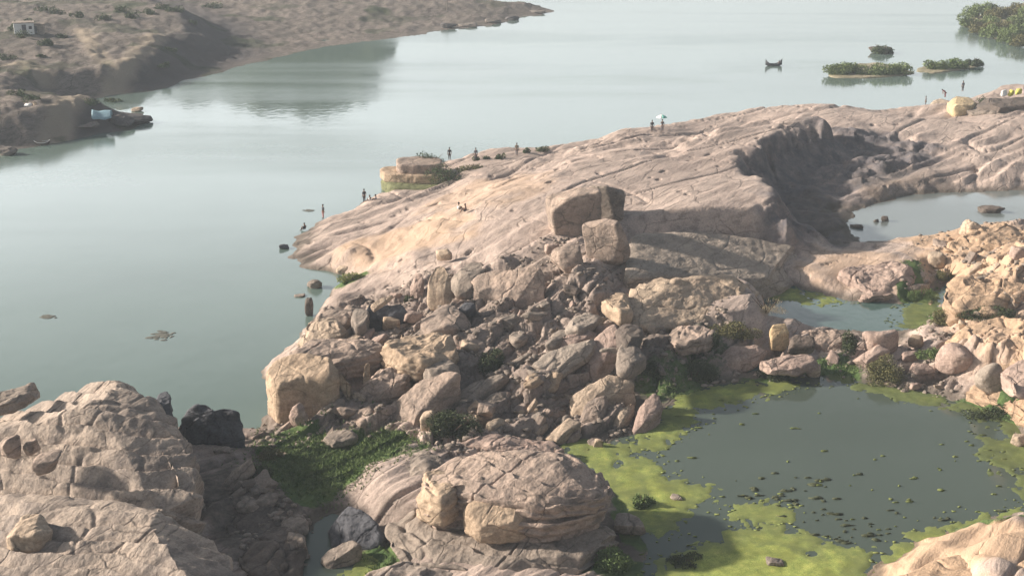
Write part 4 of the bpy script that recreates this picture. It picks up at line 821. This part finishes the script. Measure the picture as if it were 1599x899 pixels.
# ---------------------------------------------------------------- plants near
shrub('dark green bush at the lower end of the diagonal slab', 705, 682, 90, 40, 'leaf_dark', 1)
shrub('brownish reedy bush on the neck between the two ponds', 1385, 600, 76, 42, 'leaf_olive', 2, vert=False)
shrub('dark green bush on the ledge above the pond algae', 1215, 592, 64, 36, 'leaf_dark', 3)
shrub('low dark bush left of the channel weeds', 1085, 600, 80, 34, 'leaf_dark', 4)
shrub('small dark bush under the low tan rock wall', 1330, 552, 44, 34, 'leaf_dark', 5)
shrub('shadowy green bush in the middle of the rubble', 765, 578, 52, 40, 'leaf_dark', 6)
shrub('small dark bush behind the dark blue block', 636, 472, 26, 18, 'leaf_dark', 7)
shrub('row of dark weeds on the right bank ledge', 1545, 498, 100, 18, 'leaf_dark', 8, depth=.5)
shrub('pale weedy bush at the foot of the right bank', 1475, 508, 50, 22, 'leaf_olive', 9)
shrub('grassy olive bush in the gully by the white-faced boulder', 1440, 478, 54, 50, 'leaf_green', 10, vert=True)
shrub('olive weeds right of the grass gully', 1480, 440, 34, 40, 'leaf_olive', 11, vert=True)
shrub('grey green weeds along the ledge below the pink ridge', 1150, 528, 80, 26, 'leaf_olive', 12)
shrub('dark weeds left of the grey green ledge weeds', 1110, 548, 34, 34, 'leaf_dark', 13)
shrub('dry pale reeds at the left end of the small rock pool', 1200, 492, 60, 40, 'reed', 14, vert=True, n=500)
shrub('dark brush in the foreground gully beside the dome', 400, 755, 60, 34, 'leaf_dark', 15)
shrub('brown green brush left of the grass patch', 418, 722, 50, 26, 'leaf_olive', 16)
shrub('dark green weeds at the foot of the undercut shelf', 1075, 895, 70, 30, 'leaf_dark', 17)
shrub('green weeds below the right side of the undercut shelf', 950, 893, 80, 30, 'leaf_green', 18)
shrub('green weeds beside the pond at the layered rock', 1005, 800, 40, 40, 'leaf_green', 19)
shrub('small bright weeds on the shelf edge by the river', 548, 440, 44, 16, 'leaf_bright', 20)
shrub('dark brush right of the large sunlit hump', 1020, 590, 40, 34, 'leaf_dark', 21)
shrub('green weeds between the maroon boulder and reedy bush', 1460, 560, 50, 18, 'leaf_green', 22)
shrub('weeds along the shaded shore right of the ledge', 1560, 655, 90, 20, 'leaf_dark', 23, z=.5, depth=.6)
# grass tufts: uncountable
parts = []
for (cx, cy, rx, ry, n) in [(530, 700, 120, 36, 4200), (600, 690, 50, 18, 700), (490, 740, 80, 34, 3200), (440, 700, 40, 20, 500), (580, 880, 40, 30, 300), (1050, 600, 50, 16, 200), (1450, 470, 26, 40, 350), (1310, 575, 50, 14, 250)]:
    q = rr.normal(size=(n, 2))*.5*(rx, ry)+(cx, cy); W = at(q[:, 0], q[:, 1], .9); z = height(W)
    ok = z > .15; W = W[ok]; z = z[ok]; k = len(z); b0 = np.c_[W, z]
    for j in range(3):
        d = rr.normal(size=(k, 3))*(.7, .7, .2)+(0, 0, 1); L = rr.uniform(.08, .24, (k, 1)); sd_ = np.c_[rr.normal(size=(k, 2)), np.zeros(k)]*.026
        V = np.stack([b0-sd_, b0+sd_, b0+d*L+sd_*.2, b0+d*L-sd_*.2], 1).reshape(-1, 3); parts.append((V, np.arange(k*4).reshape(k, 4)))
V, F = join(parts); tag(mesh_obj('grass', V, F, M['leaf_green'], smooth=False), 'short green grass on the damp ground between the rocks', 'grass', kind='stuff')
# ---------------------------------------------------------------- river islands
def islet(label, out, z, mat='islet', thick=.9):
    o = slab(label, out, mat, 61, zabs=z, thick=thick, p=2.4, rough=.4, cat=None, name='islet', res=30); o['kind'] = 'structure'; ROCKS.pop(); return o
islet('low weedy islet in the river, the longer left half', [(1286, 108), (1310, 98), (1370, 96), (1425, 104), (1430, 114), (1370, 119), (1300, 120)], .35)
islet('low weedy islet in the river, the right half with a bare neck', [(1425, 106), (1450, 100), (1500, 96), (1537, 94), (1530, 102), (1480, 110), (1440, 114)], .35)
islet('wooded headland entering at the top right', [(1497, 34), (1530, 22), (1600, 2), (1800, -30), (1800, 80), (1640, 72), (1599, 66), (1540, 50)], .6)
for i, (cx, yb, w_, h_, mt, lb) in enumerate([
    (1306, 116, 50, 18, 'leaf_islet', 'green bush at the left tip of the river islet'),
    (1340, 116, 62, 20, 'leaf_islet', 'tallest green bush on the left half of the river islet'),
    (1378, 116, 60, 18, 'leaf_islet', 'dark green bush in the middle of the river islet'),
    (1410, 115, 52, 22, 'leaf_islet', 'green bush left of the bare neck of the islet'),
    (1464, 108, 42, 18, 'leaf_islet', 'rounded green bush just right of the bare neck'),
    (1495, 106, 52, 17, 'leaf_green', 'green bush on the right half of the river islet'),
    (1524, 102, 30, 17, 'leaf_dark2', 'dark bush at the right tip of the river islet')]):
    shrub(lb, cx, yb, w_, h_, mt, 40+i, z=.35, depth=.55, n=1800)
boulder('white stone on the front shore of the river islet', 1335, 115, 9, 7, 'white', 141, z=.1)
boulder('pale stone at the left front of the river islet', 1302, 114, 14, 8, 'pale', 142, z=.1)
boulder('dark rock islet standing behind the weedy islet', 1378, 84, 40, 12, 'dark2', 143, .6, z=0)
shrub('dark bush covering the small rock behind the islet', 1379, 83, 40, 17, 'leaf_dark2', 47, z=.3, depth=.5, n=800)
for i in range(15):
    cx = [1515, 1535, 1555, 1578, 1600, 1530, 1550, 1572, 1594, 1545, 1565, 1588, 1610, 1585, 1605][i]; yb = [40, 50, 58, 66, 72, 28, 40, 50, 58, 22, 30, 40, 50, 24, 32][i]
    pos_ = ['at its left tip', 'second from its left tip on the shore', 'mid shore', 'low on the shore near the frame edge', 'at the frame edge on the shore', 'on its upper left edge', 'behind the mid shore', 'in its middle', 'in its middle near the frame edge', 'on its skyline left', 'on its skyline middle', 'on its upper slope', 'on its right slope', 'on its skyline right beside bare rock', 'on its skyline at the frame edge'][i]
    shrub('olive bush on the top right headland, '+pos_, cx, yb, 46, 22, ['leaf_islet', 'leaf_olive', 'leaf_islet'][i % 3], 60+i, z=.5, cat='bush', name='bush', n=1500, group='bushes on the top right headland')
# ---------------------------------------------------------------- built platform by the river
def part_slab(parent, name, *a, **k):
    o = slab('x', *a, **k, name=name); del o['label']; del o['category']; ROCKS.pop()
    loc = o.location.copy(); o.parent = parent; o.location = loc-parent.location; return o
pf = bpy.data.objects.new('stone_platform', None); C.objects.link(pf); _p = at(650, 290, 0); pf.location = (float(_p[0]), float(_p[1]), 0)
tag(pf, 'tan two-tier stone platform with a mossy foot jutting into the river', 'platform')
part_slab(pf, 'mossy_base', [(594, 279), (600, 276), (650, 276), (700, 280), (705, 290), (665, 293), (610, 290)], 'moss', 151, zabs=1.35, thick=1.7, p=5, rough=.2, res=40, chips=0)
part_slab(pf, 'lower_wall', [(592, 263), (600, 259), (655, 259), (700, 262), (705, 272), (665, 274), (600, 271)], 'warm', 152, zabs=2.45, thick=1.25, p=8, rough=.08, res=50, chips=0)
part_slab(pf, 'upper_wall', [(618, 246), (655, 243), (690, 246), (690, 256), (650, 258), (620, 257)], 'tan', 153, zabs=3.6, thick=1.3, p=8, rough=.08, res=40, chips=0)
shrub('dark green bush on top of the stone platform', 668, 262, 58, 28, 'leaf_dark2', 90, z=2.4, depth=.5, n=1100)
shrub('grey green bush on the rocks right of the stone platform', 700, 290, 80, 32, 'leaf_dark2', 91, depth=.6, n=1500)
shrub('low grey bush trailing right behind the stone platform', 735, 268, 50, 12, 'leaf_olive', 92, depth=.6, n=500)
for i, (cx, yb, w_, h_, lb) in enumerate([(745, 251, 14, 10, 'small dark bush right of the stone platform on the shore'), (758, 250, 14, 9, 'second small bush along the upper shore'), (781, 249, 22, 15, 'darkest bush along the upper shore'), (823, 240, 14, 10, 'round bush near the standing figure on the upper shore'), (848, 236, 24, 9, 'long low bush at the right end of the upper shore')]):
    shrub(lb, cx, yb, w_, h_, 'leaf_dark2', 100+i, n=260)
# right shore stone steps
slab('pale yellow masonry block on the upper right shore', [(1478, 156), (1490, 149), (1520, 148), (1528, 156), (1520, 164), (1490, 166)], 'yellow2', 161, dz=1.6, thick=2.0, p=6, rough=.2, cat='masonry block', name='masonry_block')
slab('low pale stone step left of the yellow masonry block', [(1450, 162), (1460, 152), (1484, 152), (1482, 166), (1462, 169)], 'pale', 162, dz=.8, thick=1.2, p=6, rough=.2, cat='stone step', name='stone_step')
slab('dark weathered wall running to the right edge of the far shore', [(1525, 158), (1545, 150), (1640, 148), (1640, 160), (1540, 168)], 'dark2', 163, dz=1.2, thick=1.6, p=4, rough=.4, cat='wall', name='wall')
shrub('dark weeds beside the yellow masonry block', 1535, 166, 26, 20, 'leaf_dark2', 110, n=300)
for i, (cx, yb, lb) in enumerate([(1569, 150, 'white bundle at the left of the yellow heap'), (1580, 150, 'yellow bundle in the middle of the heap'), (1592, 148, 'yellow green bundle at the frame edge')]):
    boulder(lb, cx, yb, 11, 10, ['white', 'yellowc', 'yellowc'][i], 170+i, z=3.6, cat='bundle', name='bundle', sharp=5, boxy=.2)
# ---------------------------------------------------------------- people, umbrella, boats
def skin_mesh(name, verts, edges, mat, parent=None, sub=1):
    me = bpy.data.meshes.new(name); me.from_pydata([v[:3] for v in verts], edges, []); o = bpy.data.objects.new(name, me); C.objects.link(o)
    md = o.modifiers.new('skin', 'SKIN'); sv = me.skin_vertices[0].data
    for i, v in enumerate(verts): sv[i].radius = (v[3], v[4] if len(v) > 4 else v[3]); sv[i].use_root = (i == 0)
    ss = o.modifiers.new('sub', 'SUBSURF'); ss.levels = sub; ss.render_levels = sub
    dg = bpy.context.evaluated_depsgraph_get(); em = bpy.data.meshes.new_from_object(o.evaluated_get(dg)); o.modifiers.clear(); o.data = em
    em.materials.clear(); em.materials.append(mat)
    for p in em.polygons: p.use_smooth = True; p.material_index = 0
    em.name = name
    if parent: o.parent = parent
    return o
def cloth(name, c):
    return plain(name, c, .85, .1)
M['skin'] = plain('skin', (.20, .11, .07), .6, .08); M['hair'] = plain('black_hair', (.015, .013, .012), .5, .1)
def person(label, cx, yf, top, bot, pose='stand', yaw=0, z=None, group=None, arm=0):
    if z is None: x, y, z = ground_at(cx, yf)
    else: x, y = at(cx, yf, z)
    if pose == 'sit':     # on the ground with the knees drawn up
        hip, kn, an = .14, (.30, .42), (.48, .06); chest = (-.02, .50); neck = (.02, .66); head = (.05, .80)
    elif pose == 'bend':
        hip, kn, an = .86, (.08, .48), (.0, .06); chest = (.36, 1.10); neck = (.52, 1.18); head = (.66, 1.20)
    else:
        hip, kn, an = .92, (.03, .50), (.0, .06); chest = (.0, 1.32); neck = (.01, 1.46); head = (.02, 1.62)
    V = [(0, 0, hip, .13, .11)]; E = []
    def add(v, p): V.append(v); E.append((p, len(V)-1)); return len(V)-1
    mid = add((0, chest[0]*.5-.0, (hip+chest[1])/2, .12, .10), 0); ch = add((0, chest[0], chest[1], .15, .11), mid); nk = add((0, neck[0], neck[1], .055), ch)
    hd = add((0, head[0], head[1]-.04, .085, .095), nk); add((0, head[0], head[1]+.07, .075, .085), hd); add((0, head[0]+.095, head[1]-.01, .02), hd)
    arms, legs = [], []
    for s in (-1, 1):
        sh = add((s*.19, chest[0], chest[1]+.04, .055), ch)
        if pose == 'sit': el = (s*.24, .12, .34); ha = (s*.10, .34, .42)
        elif arm and s > 0: el = (s*.26, .14, 1.18); ha = (s*.16, .28, 1.40)
        elif pose == 'bend': el = (s*.2, .46, .86); ha = (s*.16, .50, .62)
        else: el = (s*.26, -.02, chest[1]-.26); ha = (s*.25, .06, chest[1]-.50)
        e_ = add((*el, .042), sh); h_ = add((*ha, .032), e_)
        d = np.array(ha)-np.array(el); d = d/np.linalg.norm(d)*.09; pm = add((ha[0]+d[0]*.6, ha[1]+d[1]*.6, ha[2]+d[2]*.6, .035, .02), h_)
        for k in range(4): add((ha[0]+d[0]*(1.5+.15*(k in (1, 2)))+(k-1.5)*.018, ha[1]+d[1]*1.6, ha[2]+d[2]*(1.5+.15*(k in (1, 2))), .008), pm)
        add((ha[0]-s*.035, ha[1]+d[1]*.9+.015, ha[2]+d[2]*.9, .009), pm)
        arms.append((V[sh], el, ha))
        k1 = add((s*.10, kn[0], kn[1], .062), 0); a1 = add((s*.10, an[0]-.0, an[1]+.02, .042), k1); add((s*.11, an[0]+.16, .035, .035, .03), a1); legs.append(((s*.10, 0, hip), (s*.10, *kn), (s*.10, *an)))
    b = skin_mesh('person', V, E, M['skin']); b.location = (float(x), float(y), float(z)); b.rotation_euler = (0, 0, R(yaw)); tag(b, label, 'person', group)
    TV = [(0, 0, hip+.02, .16, .14), (0, chest[0]*.5, (hip+chest[1])/2, .155, .13), (0, chest[0], chest[1], .18, .14), (0, neck[0], neck[1]-.06, .075)]; TE = [(0, 1), (1, 2), (2, 3)]
    for sh, el, ha in arms: TV += [(sh[0], sh[1], sh[2], .078), (*[sh[i]*.2+el[i]*.8 for i in range(3)], .062)]; n_ = len(TV); TE += [(2, n_-2), (n_-2, n_-1)]
    skin_mesh('shirt', TV, TE, cloth('shirt_cloth', top), b)
    LV = [(0, 0, hip, .165, .14)]; LE = []
    for h_, k_, a_2 in legs:
        LV += [(*[h_[i]*.7+k_[i]*.3 for i in range(3)], .10), (*k_, .078), (*[k_[i]*.15+a_2[i]*.85 for i in range(3)], .062)]; n_ = len(LV); LE += [(0, n_-3), (n_-3, n_-2), (n_-2, n_-1)]
    skin_mesh('trousers', LV, LE, cloth('trouser_cloth', bot), b)
    D, F = cubesphere(5); HV = D*(.098, .108, .10)+(0, head[0]-.02, head[1]+.055); HV[:, 2] = np.maximum(HV[:, 2], head[1]+.01-.10*(HV[:, 1] < head[0]-.02)); mesh_obj('hair', HV, F, M['hair'], b)
    return b
DK, GY, WH, MR, PKc = (.05, .05, .06), (.15, .15, .17), (.75, .74, .72), (.16, .05, .06), (.42, .22, .22)
person('person in a dark top and pink lower clothes standing near the left tip', 505, 341, DK, PKc, yaw=120)
person('person in dark clothes sitting at the water on the left tip', 476, 360, DK, DK, 'sit', 60)
person('person in dark clothes standing at the left of a group of three by the river', 569, 316, DK, DK, yaw=40)
person('person in a white shirt sitting in the middle of the three by the river', 578, 316, WH, GY, 'sit', 60)
person('person in dark grey sitting at the right of the group of three', 587, 315, GY, DK, 'sit', 100)
person('person in a white shirt sitting on the open rock shelf', 716, 329, WH, DK, 'sit', -60)
person('person in brown sitting beside the one in white on the open shelf', 727, 331, (.12, .09, .08), DK, 'sit', 90)
person('person in dark clothes standing right of the stone platform', 702, 250, DK, DK, yaw=10)
person('thin standing figure on the shore between small bushes', 743, 251, GY, GY, yaw=200)
person('person in grey-brown standing among the upper shore bushes', 807, 243, (.16, .13, .10), GY, yaw=170)
person('person in dark clothes standing left of the umbrella', 1018, 207, DK, DK, yaw=180)
pu = person('person in grey holding the pale umbrella on the crest of the shelf', 1034, 206, GY, GY, yaw=180, arm=1)
person('person in grey standing in the shallows at the upper right shore', 1445, 166, GY, GY, yaw=90, z=-.2)
person('person in maroon bending on the pale stone step', 1476, 152, MR, MR, 'bend', 100, z=2.9)
person('person in grey-blue standing on the yellow masonry block', 1503, 143, (.17, .18, .22), GY, yaw=20, z=4.2)
# umbrella
um = bpy.data.objects.new('umbrella', None); C.objects.link(um); L = pu.location; um.location = (L[0]-.16, L[1]-.28, L[2]+.95)
tag(um, 'white and teal umbrella held open by the person on the shelf crest', 'umbrella')
V, F = tube((0, 0, 0), (0, 0, 1.55), .012, .012, 6); mesh_obj('shaft', V, F, M['dark'], um)
t = np.linspace(0, 2*math.pi, 17)[:-1]; M['white'] = M.get('white'); M['umb_w'] = cloth('white_canopy_cloth', (.8, .82, .8)); M['umb_t'] = cloth('teal_canopy_cloth', (.22, .55, .48))
for k in range(8):
    a0, a1 = k*math.pi/4, (k+1)*math.pi/4; vs = []
    for j in range(5):
        r_ = .78*j/4; zz = 1.5-.38*(j/4)**2
        for a in (a0, (a0+a1)/2, a1): sg = .97 if a not in (a0, a1) else 1.0; vs.append((math.cos(a)*r_*sg, math.sin(a)*r_*sg, zz))
    fs = []
    for j in range(4):
        for i in range(2): q = j*3+i; fs.append((q, q+3, q+4, q+1))
    o = mesh_obj('canopy_panel', vs, fs, M['umb_w'] if k in (3, 4, 5, 2) else M['umb_t'], um); sd_ = o.modifiers.new('thick', 'SOLIDIFY'); sd_.thickness = .008
    V, F = tube((0, 0, 1.49), (math.cos(a0)*.78, math.sin(a0)*.78, 1.11), .006, .005, 4); mesh_obj('rib', V, F, M['dark'], um)
V, F = tube((0, 0, 0), (0, .05, -.05), .018, .016, 6); mesh_obj('handle', V, F, M['dark'], um)
# boats
def boat(label, cx, yw, lpx, mat, yaw=0, rise=.5, w_=1.1, rim='pale'):
    x, y = at(cx, yw, 0); L = lpx/scale_at(y, 0)
    e = bpy.data.objects.new('boat', None); C.objects.link(e); e.location = (float(x), float(y), 0); e.rotation_euler = (0, 0, R(yaw)); tag(e, label, 'boat')
    st = np.linspace(-1, 1, 15); sec = np.linspace(-1, 1, 9); vs = []
    for thick in (0, .06):
        for s in st:
            hw = (w_/2)*(1-abs(s)**2.4)**.8+.03-thick*.5; top = .38+rise*abs(s)**3; bot = -.18+.45*abs(s)**3+thick
            for q in sec: vs.append((s*L/2*(1-thick*.3), hw*q, bot+(top-bot)*abs(q)**2.6))
    n = 15*9; F = []
    for o_ in (0, n):
        for i in range(14):
            for j in range(8): q = o_+i*9+j; F.append((q, q+9, q+10, q+1) if o_ else (q, q+1, q+10, q+9))
    mesh_obj('hull', vs, F, M[mat], e)
    for s_ in (-1, 1):
        pts = [vs[i*9+(0 if s_ < 0 else 8)] for i in range(15)]; pr = [tube(pts[i], pts[i+1], .035, .035, 5) for i in range(14)]; V, F = join(pr); mesh_obj('gunwale', V, F, M[rim], e)
    for s in (-.45, 0, .45):
        hw = (w_/2)*(1-abs(s)**2.4)**.8-.03
        D, F = cubesphere(2); V = np.sign(D)*np.minimum(1, np.abs(D)*1.6)*(.11, hw, .02)+(s*L/2, 0, .24); mesh_obj('thwart', V, F, M['grey'], e)
    return e
bt = boat('dark wooden rowing boat with a raised end alone on the river', 1208, 103, 27, 'dark', 8, 1.0, 1.2, 'dark')
_q = at(1217, 103, 0); person('person in dark clothes sitting at the right end of the river boat', 1216, 102, DK, DK, 'sit', -80, z=.2)
boat('small boat with a pale rim moored off the left promontory', 66, 226, 24, 'grey', 15, .3, 1.3, 'white')
# ---------------------------------------------------------------- far bank things
def far_at(px, py):
    z = 3.0
    for i in range(10): p = at(px, py, z); z = z+.6*(max(float(far_height(p[None])[0]), 0)-z)
    return float(p[0]), float(p[1]), float(z)
def box(name, lo, hi, mat, parent, bev=.03):
    import bmesh
    bm = bmesh.new(); bmesh.ops.create_cube(bm, size=1)
    lo, hi = np.array(lo), np.array(hi)
    for v in bm.verts: v.co = Vector(((lo+hi)/2+np.array(v.co)*(hi-lo)).tolist())
    bmesh.ops.bevel(bm, geom=bm.edges[:], offset=bev, segments=1, affect='EDGES')
    me = bpy.data.meshes.new(name); bm.to_mesh(me); bm.free(); me.materials.append(M[mat]); o = bpy.data.objects.new(name, me); C.objects.link(o); o.parent = parent; return o
def emp(name, loc, yaw, label, cat):
    e = bpy.data.objects.new(name, None); C.objects.link(e); e.location = loc; e.rotation_euler = (0, 0, R(yaw)); tag(e, label, cat); return e
x, y, z = far_at(38, 52); h = emp('hut', (x, y, z), 20, 'small white-walled hut among trees on the hazy far bank', 'hut')
box('wall', (-1.9, -1.4, -.3), (1.9, 1.4, 2.1), 'white', h); box('roof', (-2.05, -1.55, 2.1), (2.05, 1.55, 2.25), 'grey2', h); box('door', (-.4, -1.46, -.2), (.4, -1.40, 1.8), 'dark', h); box('window', (.9, -1.46, .9), (1.5, -1.40, 1.5), 'dark', h)
x, y, z = far_at(57, 52); h = emp('hut', (x, y, z), 10, 'lower grey shed right of the white hut on the far bank', 'shed')
box('wall', (-1.6, -1.2, -.3), (1.6, 1.2, 1.6), 'grey2', h); box('roof', (-1.75, -1.35, 1.6), (1.75, 1.35, 1.75), 'grey', h); box('door', (-.35, -1.26, -.2), (.35, -1.20, 1.4), 'dark', h)
M['tarp'] = plain('blue_tarpaulin', (.26, .40, .47), .6, .15)
x, y, z = far_at(160, 186); h = emp('shelter', (x, y, z), 10, 'pale blue tarpaulin shelter on the left promontory', 'shelter')
vs = []; nx_, ny_ = 13, 9
for j in range(ny_):
    for i in range(nx_):
        u, v = i/(nx_-1)*2-1, j/(ny_-1)*2-1; vs.append((u*1.5, v*1.3, 1.45*(1-abs(v)**1.3*.8)-.12*(1-u*u)+.06*math.sin(5*u+3*v)))
o = mesh_obj('tarpaulin', vs, [(j*nx_+i, j*nx_+i+1, (j+1)*nx_+i+1, (j+1)*nx_+i) for j in range(ny_-1) for i in range(nx_-1)], M['tarp'], h); o.modifiers.new('t', 'SOLIDIFY').thickness = .02
for s in (-1, 1): V, F = tube((s*1.35, 0, -.4), (s*1.35, 0, 1.42), .04, .03, 6); mesh_obj('pole', V, F, M['bark'], h)
for i, (px, py, wp, hp, mt, lb) in enumerate([(210, 196, 50, 17, 'fardark', 'dark wet rock block at the tip of the left promontory'), (212, 176, 20, 9, 'pale', 'pale flat stone on top of the promontory tip'), (180, 200, 50, 22, 'fardark', 'grey rock on the promontory below the tarpaulin'), (120, 205, 60, 18, 'fargrey', 'low grey rock on the waterline of the promontory'), (8, 245, 34, 18, 'fargrey', 'grey rock at the left frame edge by the far water'),
    (42, 168, 14, 7, 'white', 'white painted rock in the hollow of the far bank'), (55, 166, 8, 7, 'pale', 'pale stone right of the white painted rock'), (800, 33, 22, 8, 'fardark', 'dark rock at the water on the far point'), (770, 38, 26, 9, 'fargrey', 'grey rock left of the dark one on the far point'), (730, 44, 30, 9, 'fargrey', 'long grey rock along the far shore'), (700, 46, 26, 10, 'fardark', 'brown rock beside the pole on the far shore'), (835, 22, 34, 6, 'fargrey', 'flat pale rock near the tip of the far point')]):
    x, y, z = far_at(px, py); boulder(lb, px, py, wp, hp, mt, 400+i, .7, z=max(z, 0)-.1, boxy=.1, sharp=7, rough=1.5)
x, y, z = far_at(698, 16); h = emp('pole', (x, y, z), 0, 'thin grey pole standing on the far shore at the top', 'pole')
V, F = tube((0, 0, -.3), (0, 0, 4.2), .12, .09, 8); mesh_obj('shaft', V, F, M['fargrey'], h); V, F = tube((-.5, 0, 3.9), (.5, 0, 3.9), .05, .05, 6); mesh_obj('crossbar', V, F, M['fargrey'], h)
FB = [' just below it', ' right of the shed', ' above its right side', ' at its upper left', ' far right of the shed', ' between shed and track', ' left of the grey face', ' above the track bend', ' beside the track bend', ' over the sandy patch', ' at the left frame edge', ' right of the track end', ' over the grey face', ' beside the white rock', ' under the white rock', ' below the embankment crest', ' in the grey face top', ' below the sandy patch', ' on the grey face', ' low on the grey face', ' over the sandy fork', ' left of the sandy fork', ' right above the hut', ' right of the grey face', ' behind the tarpaulin', ' right of the tarpaulin']
FS = [(32, 62, 40, 14), (70, 72, 30, 12), (44, 40, 26, 14), (18, 50, 26, 18), (95, 62, 30, 10), (75, 70, 22, 9), (190, 20, 40, 12), (210, 30, 36, 10), (230, 22, 36, 12), (160, 32, 30, 10), (10, 95, 30, 12), (250, 15, 30, 12), (275, 20, 40, 10), (25, 150, 30, 12), (45, 158, 36, 12), (100, 120, 30, 10), (300, 40, 20, 8), (60, 92, 24, 10), (265, 82, 30, 9), (253, 105, 24, 9), (120, 30, 30, 14), (90, 25, 34, 16), (60, 22, 40, 18), (330, 14, 40, 12), (140, 165, 40, 10), (175, 160, 34, 10)]
for i, (px, py, wp, hp) in enumerate(FS):
    x, y, z = far_at(px, py); near = 'near the white hut' if py < 75 and px < 110 else ('along the top of the far bank' if py < 45 else 'on the slope above the left promontory')
    shrub(('hazy dark scrub bush', 'low hazy green scrub', 'rounded dark bush', 'long flat dark scrub', 'sparse grey green bush')[i % 5]+' '+near+FB[i], px, py, wp, hp, 'leaf_dark2', 200+i, z=z, n=350, group='far bank bushes '+near, cat='bush', name='bush')
# floating leaf rafts in the river
def raft(label, cx, cy, wp, hp, seed):
    r_ = np.random.RandomState(seed); pr = []
    for k in range(60):
        q = at(cx+r_.normal()*wp*.22, cy+r_.normal()*hp*.22, 0); D, F = cubesphere(2); pr.append((D*(r_.uniform(.1, .4), .2, .03)+(q[0], q[1], .01), F))
    V, F = join(pr); tag(mesh_obj('leaf_raft', V, F, M['raft']), label, 'floating weed')
M['raft'] = plain('wet_weed', (.14, .14, .12))
raft('grey patch of floating weed on the open river', 252, 524, 40, 14, 1); raft('faint small scrap of weed left of the larger patch', 74, 495, 14, 5, 2); raft('thin scrap of weed off the left tip', 483, 329, 14, 3, 3)
# haze: one closed box of thin air round everything
def haze(d):
    V = [(-1450, -40, -4), (1450, -40, -4), (1450, 2900, -4), (-1450, 2900, -4)]; V += [(a, b, 140) for a, b, _ in V]
    m = bpy.data.materials.new('thin_haze'); m.use_nodes = True; nt = m.node_tree; nt.nodes.clear()
    v = nt.nodes.new('ShaderNodeVolumePrincipled'); v.inputs['Color'].default_value = (.78, .88, .98, 1); v.inputs['Density'].default_value = d; v.inputs['Anisotropy'].default_value = 0.0
    o_ = nt.nodes.new('ShaderNodeOutputMaterial'); nt.links.new(v.outputs[0], o_.inputs['Volume'])
    o = mesh_obj('haze', V, [(0, 3, 2, 1), (4, 5, 6, 7), (0, 1, 5, 4), (1, 2, 6, 5), (2, 3, 7, 6), (3, 0, 4, 7)], m, smooth=False); o['kind'] = 'stuff'; o['label'] = 'thin bluish haze over the river valley'
haze(.00042)
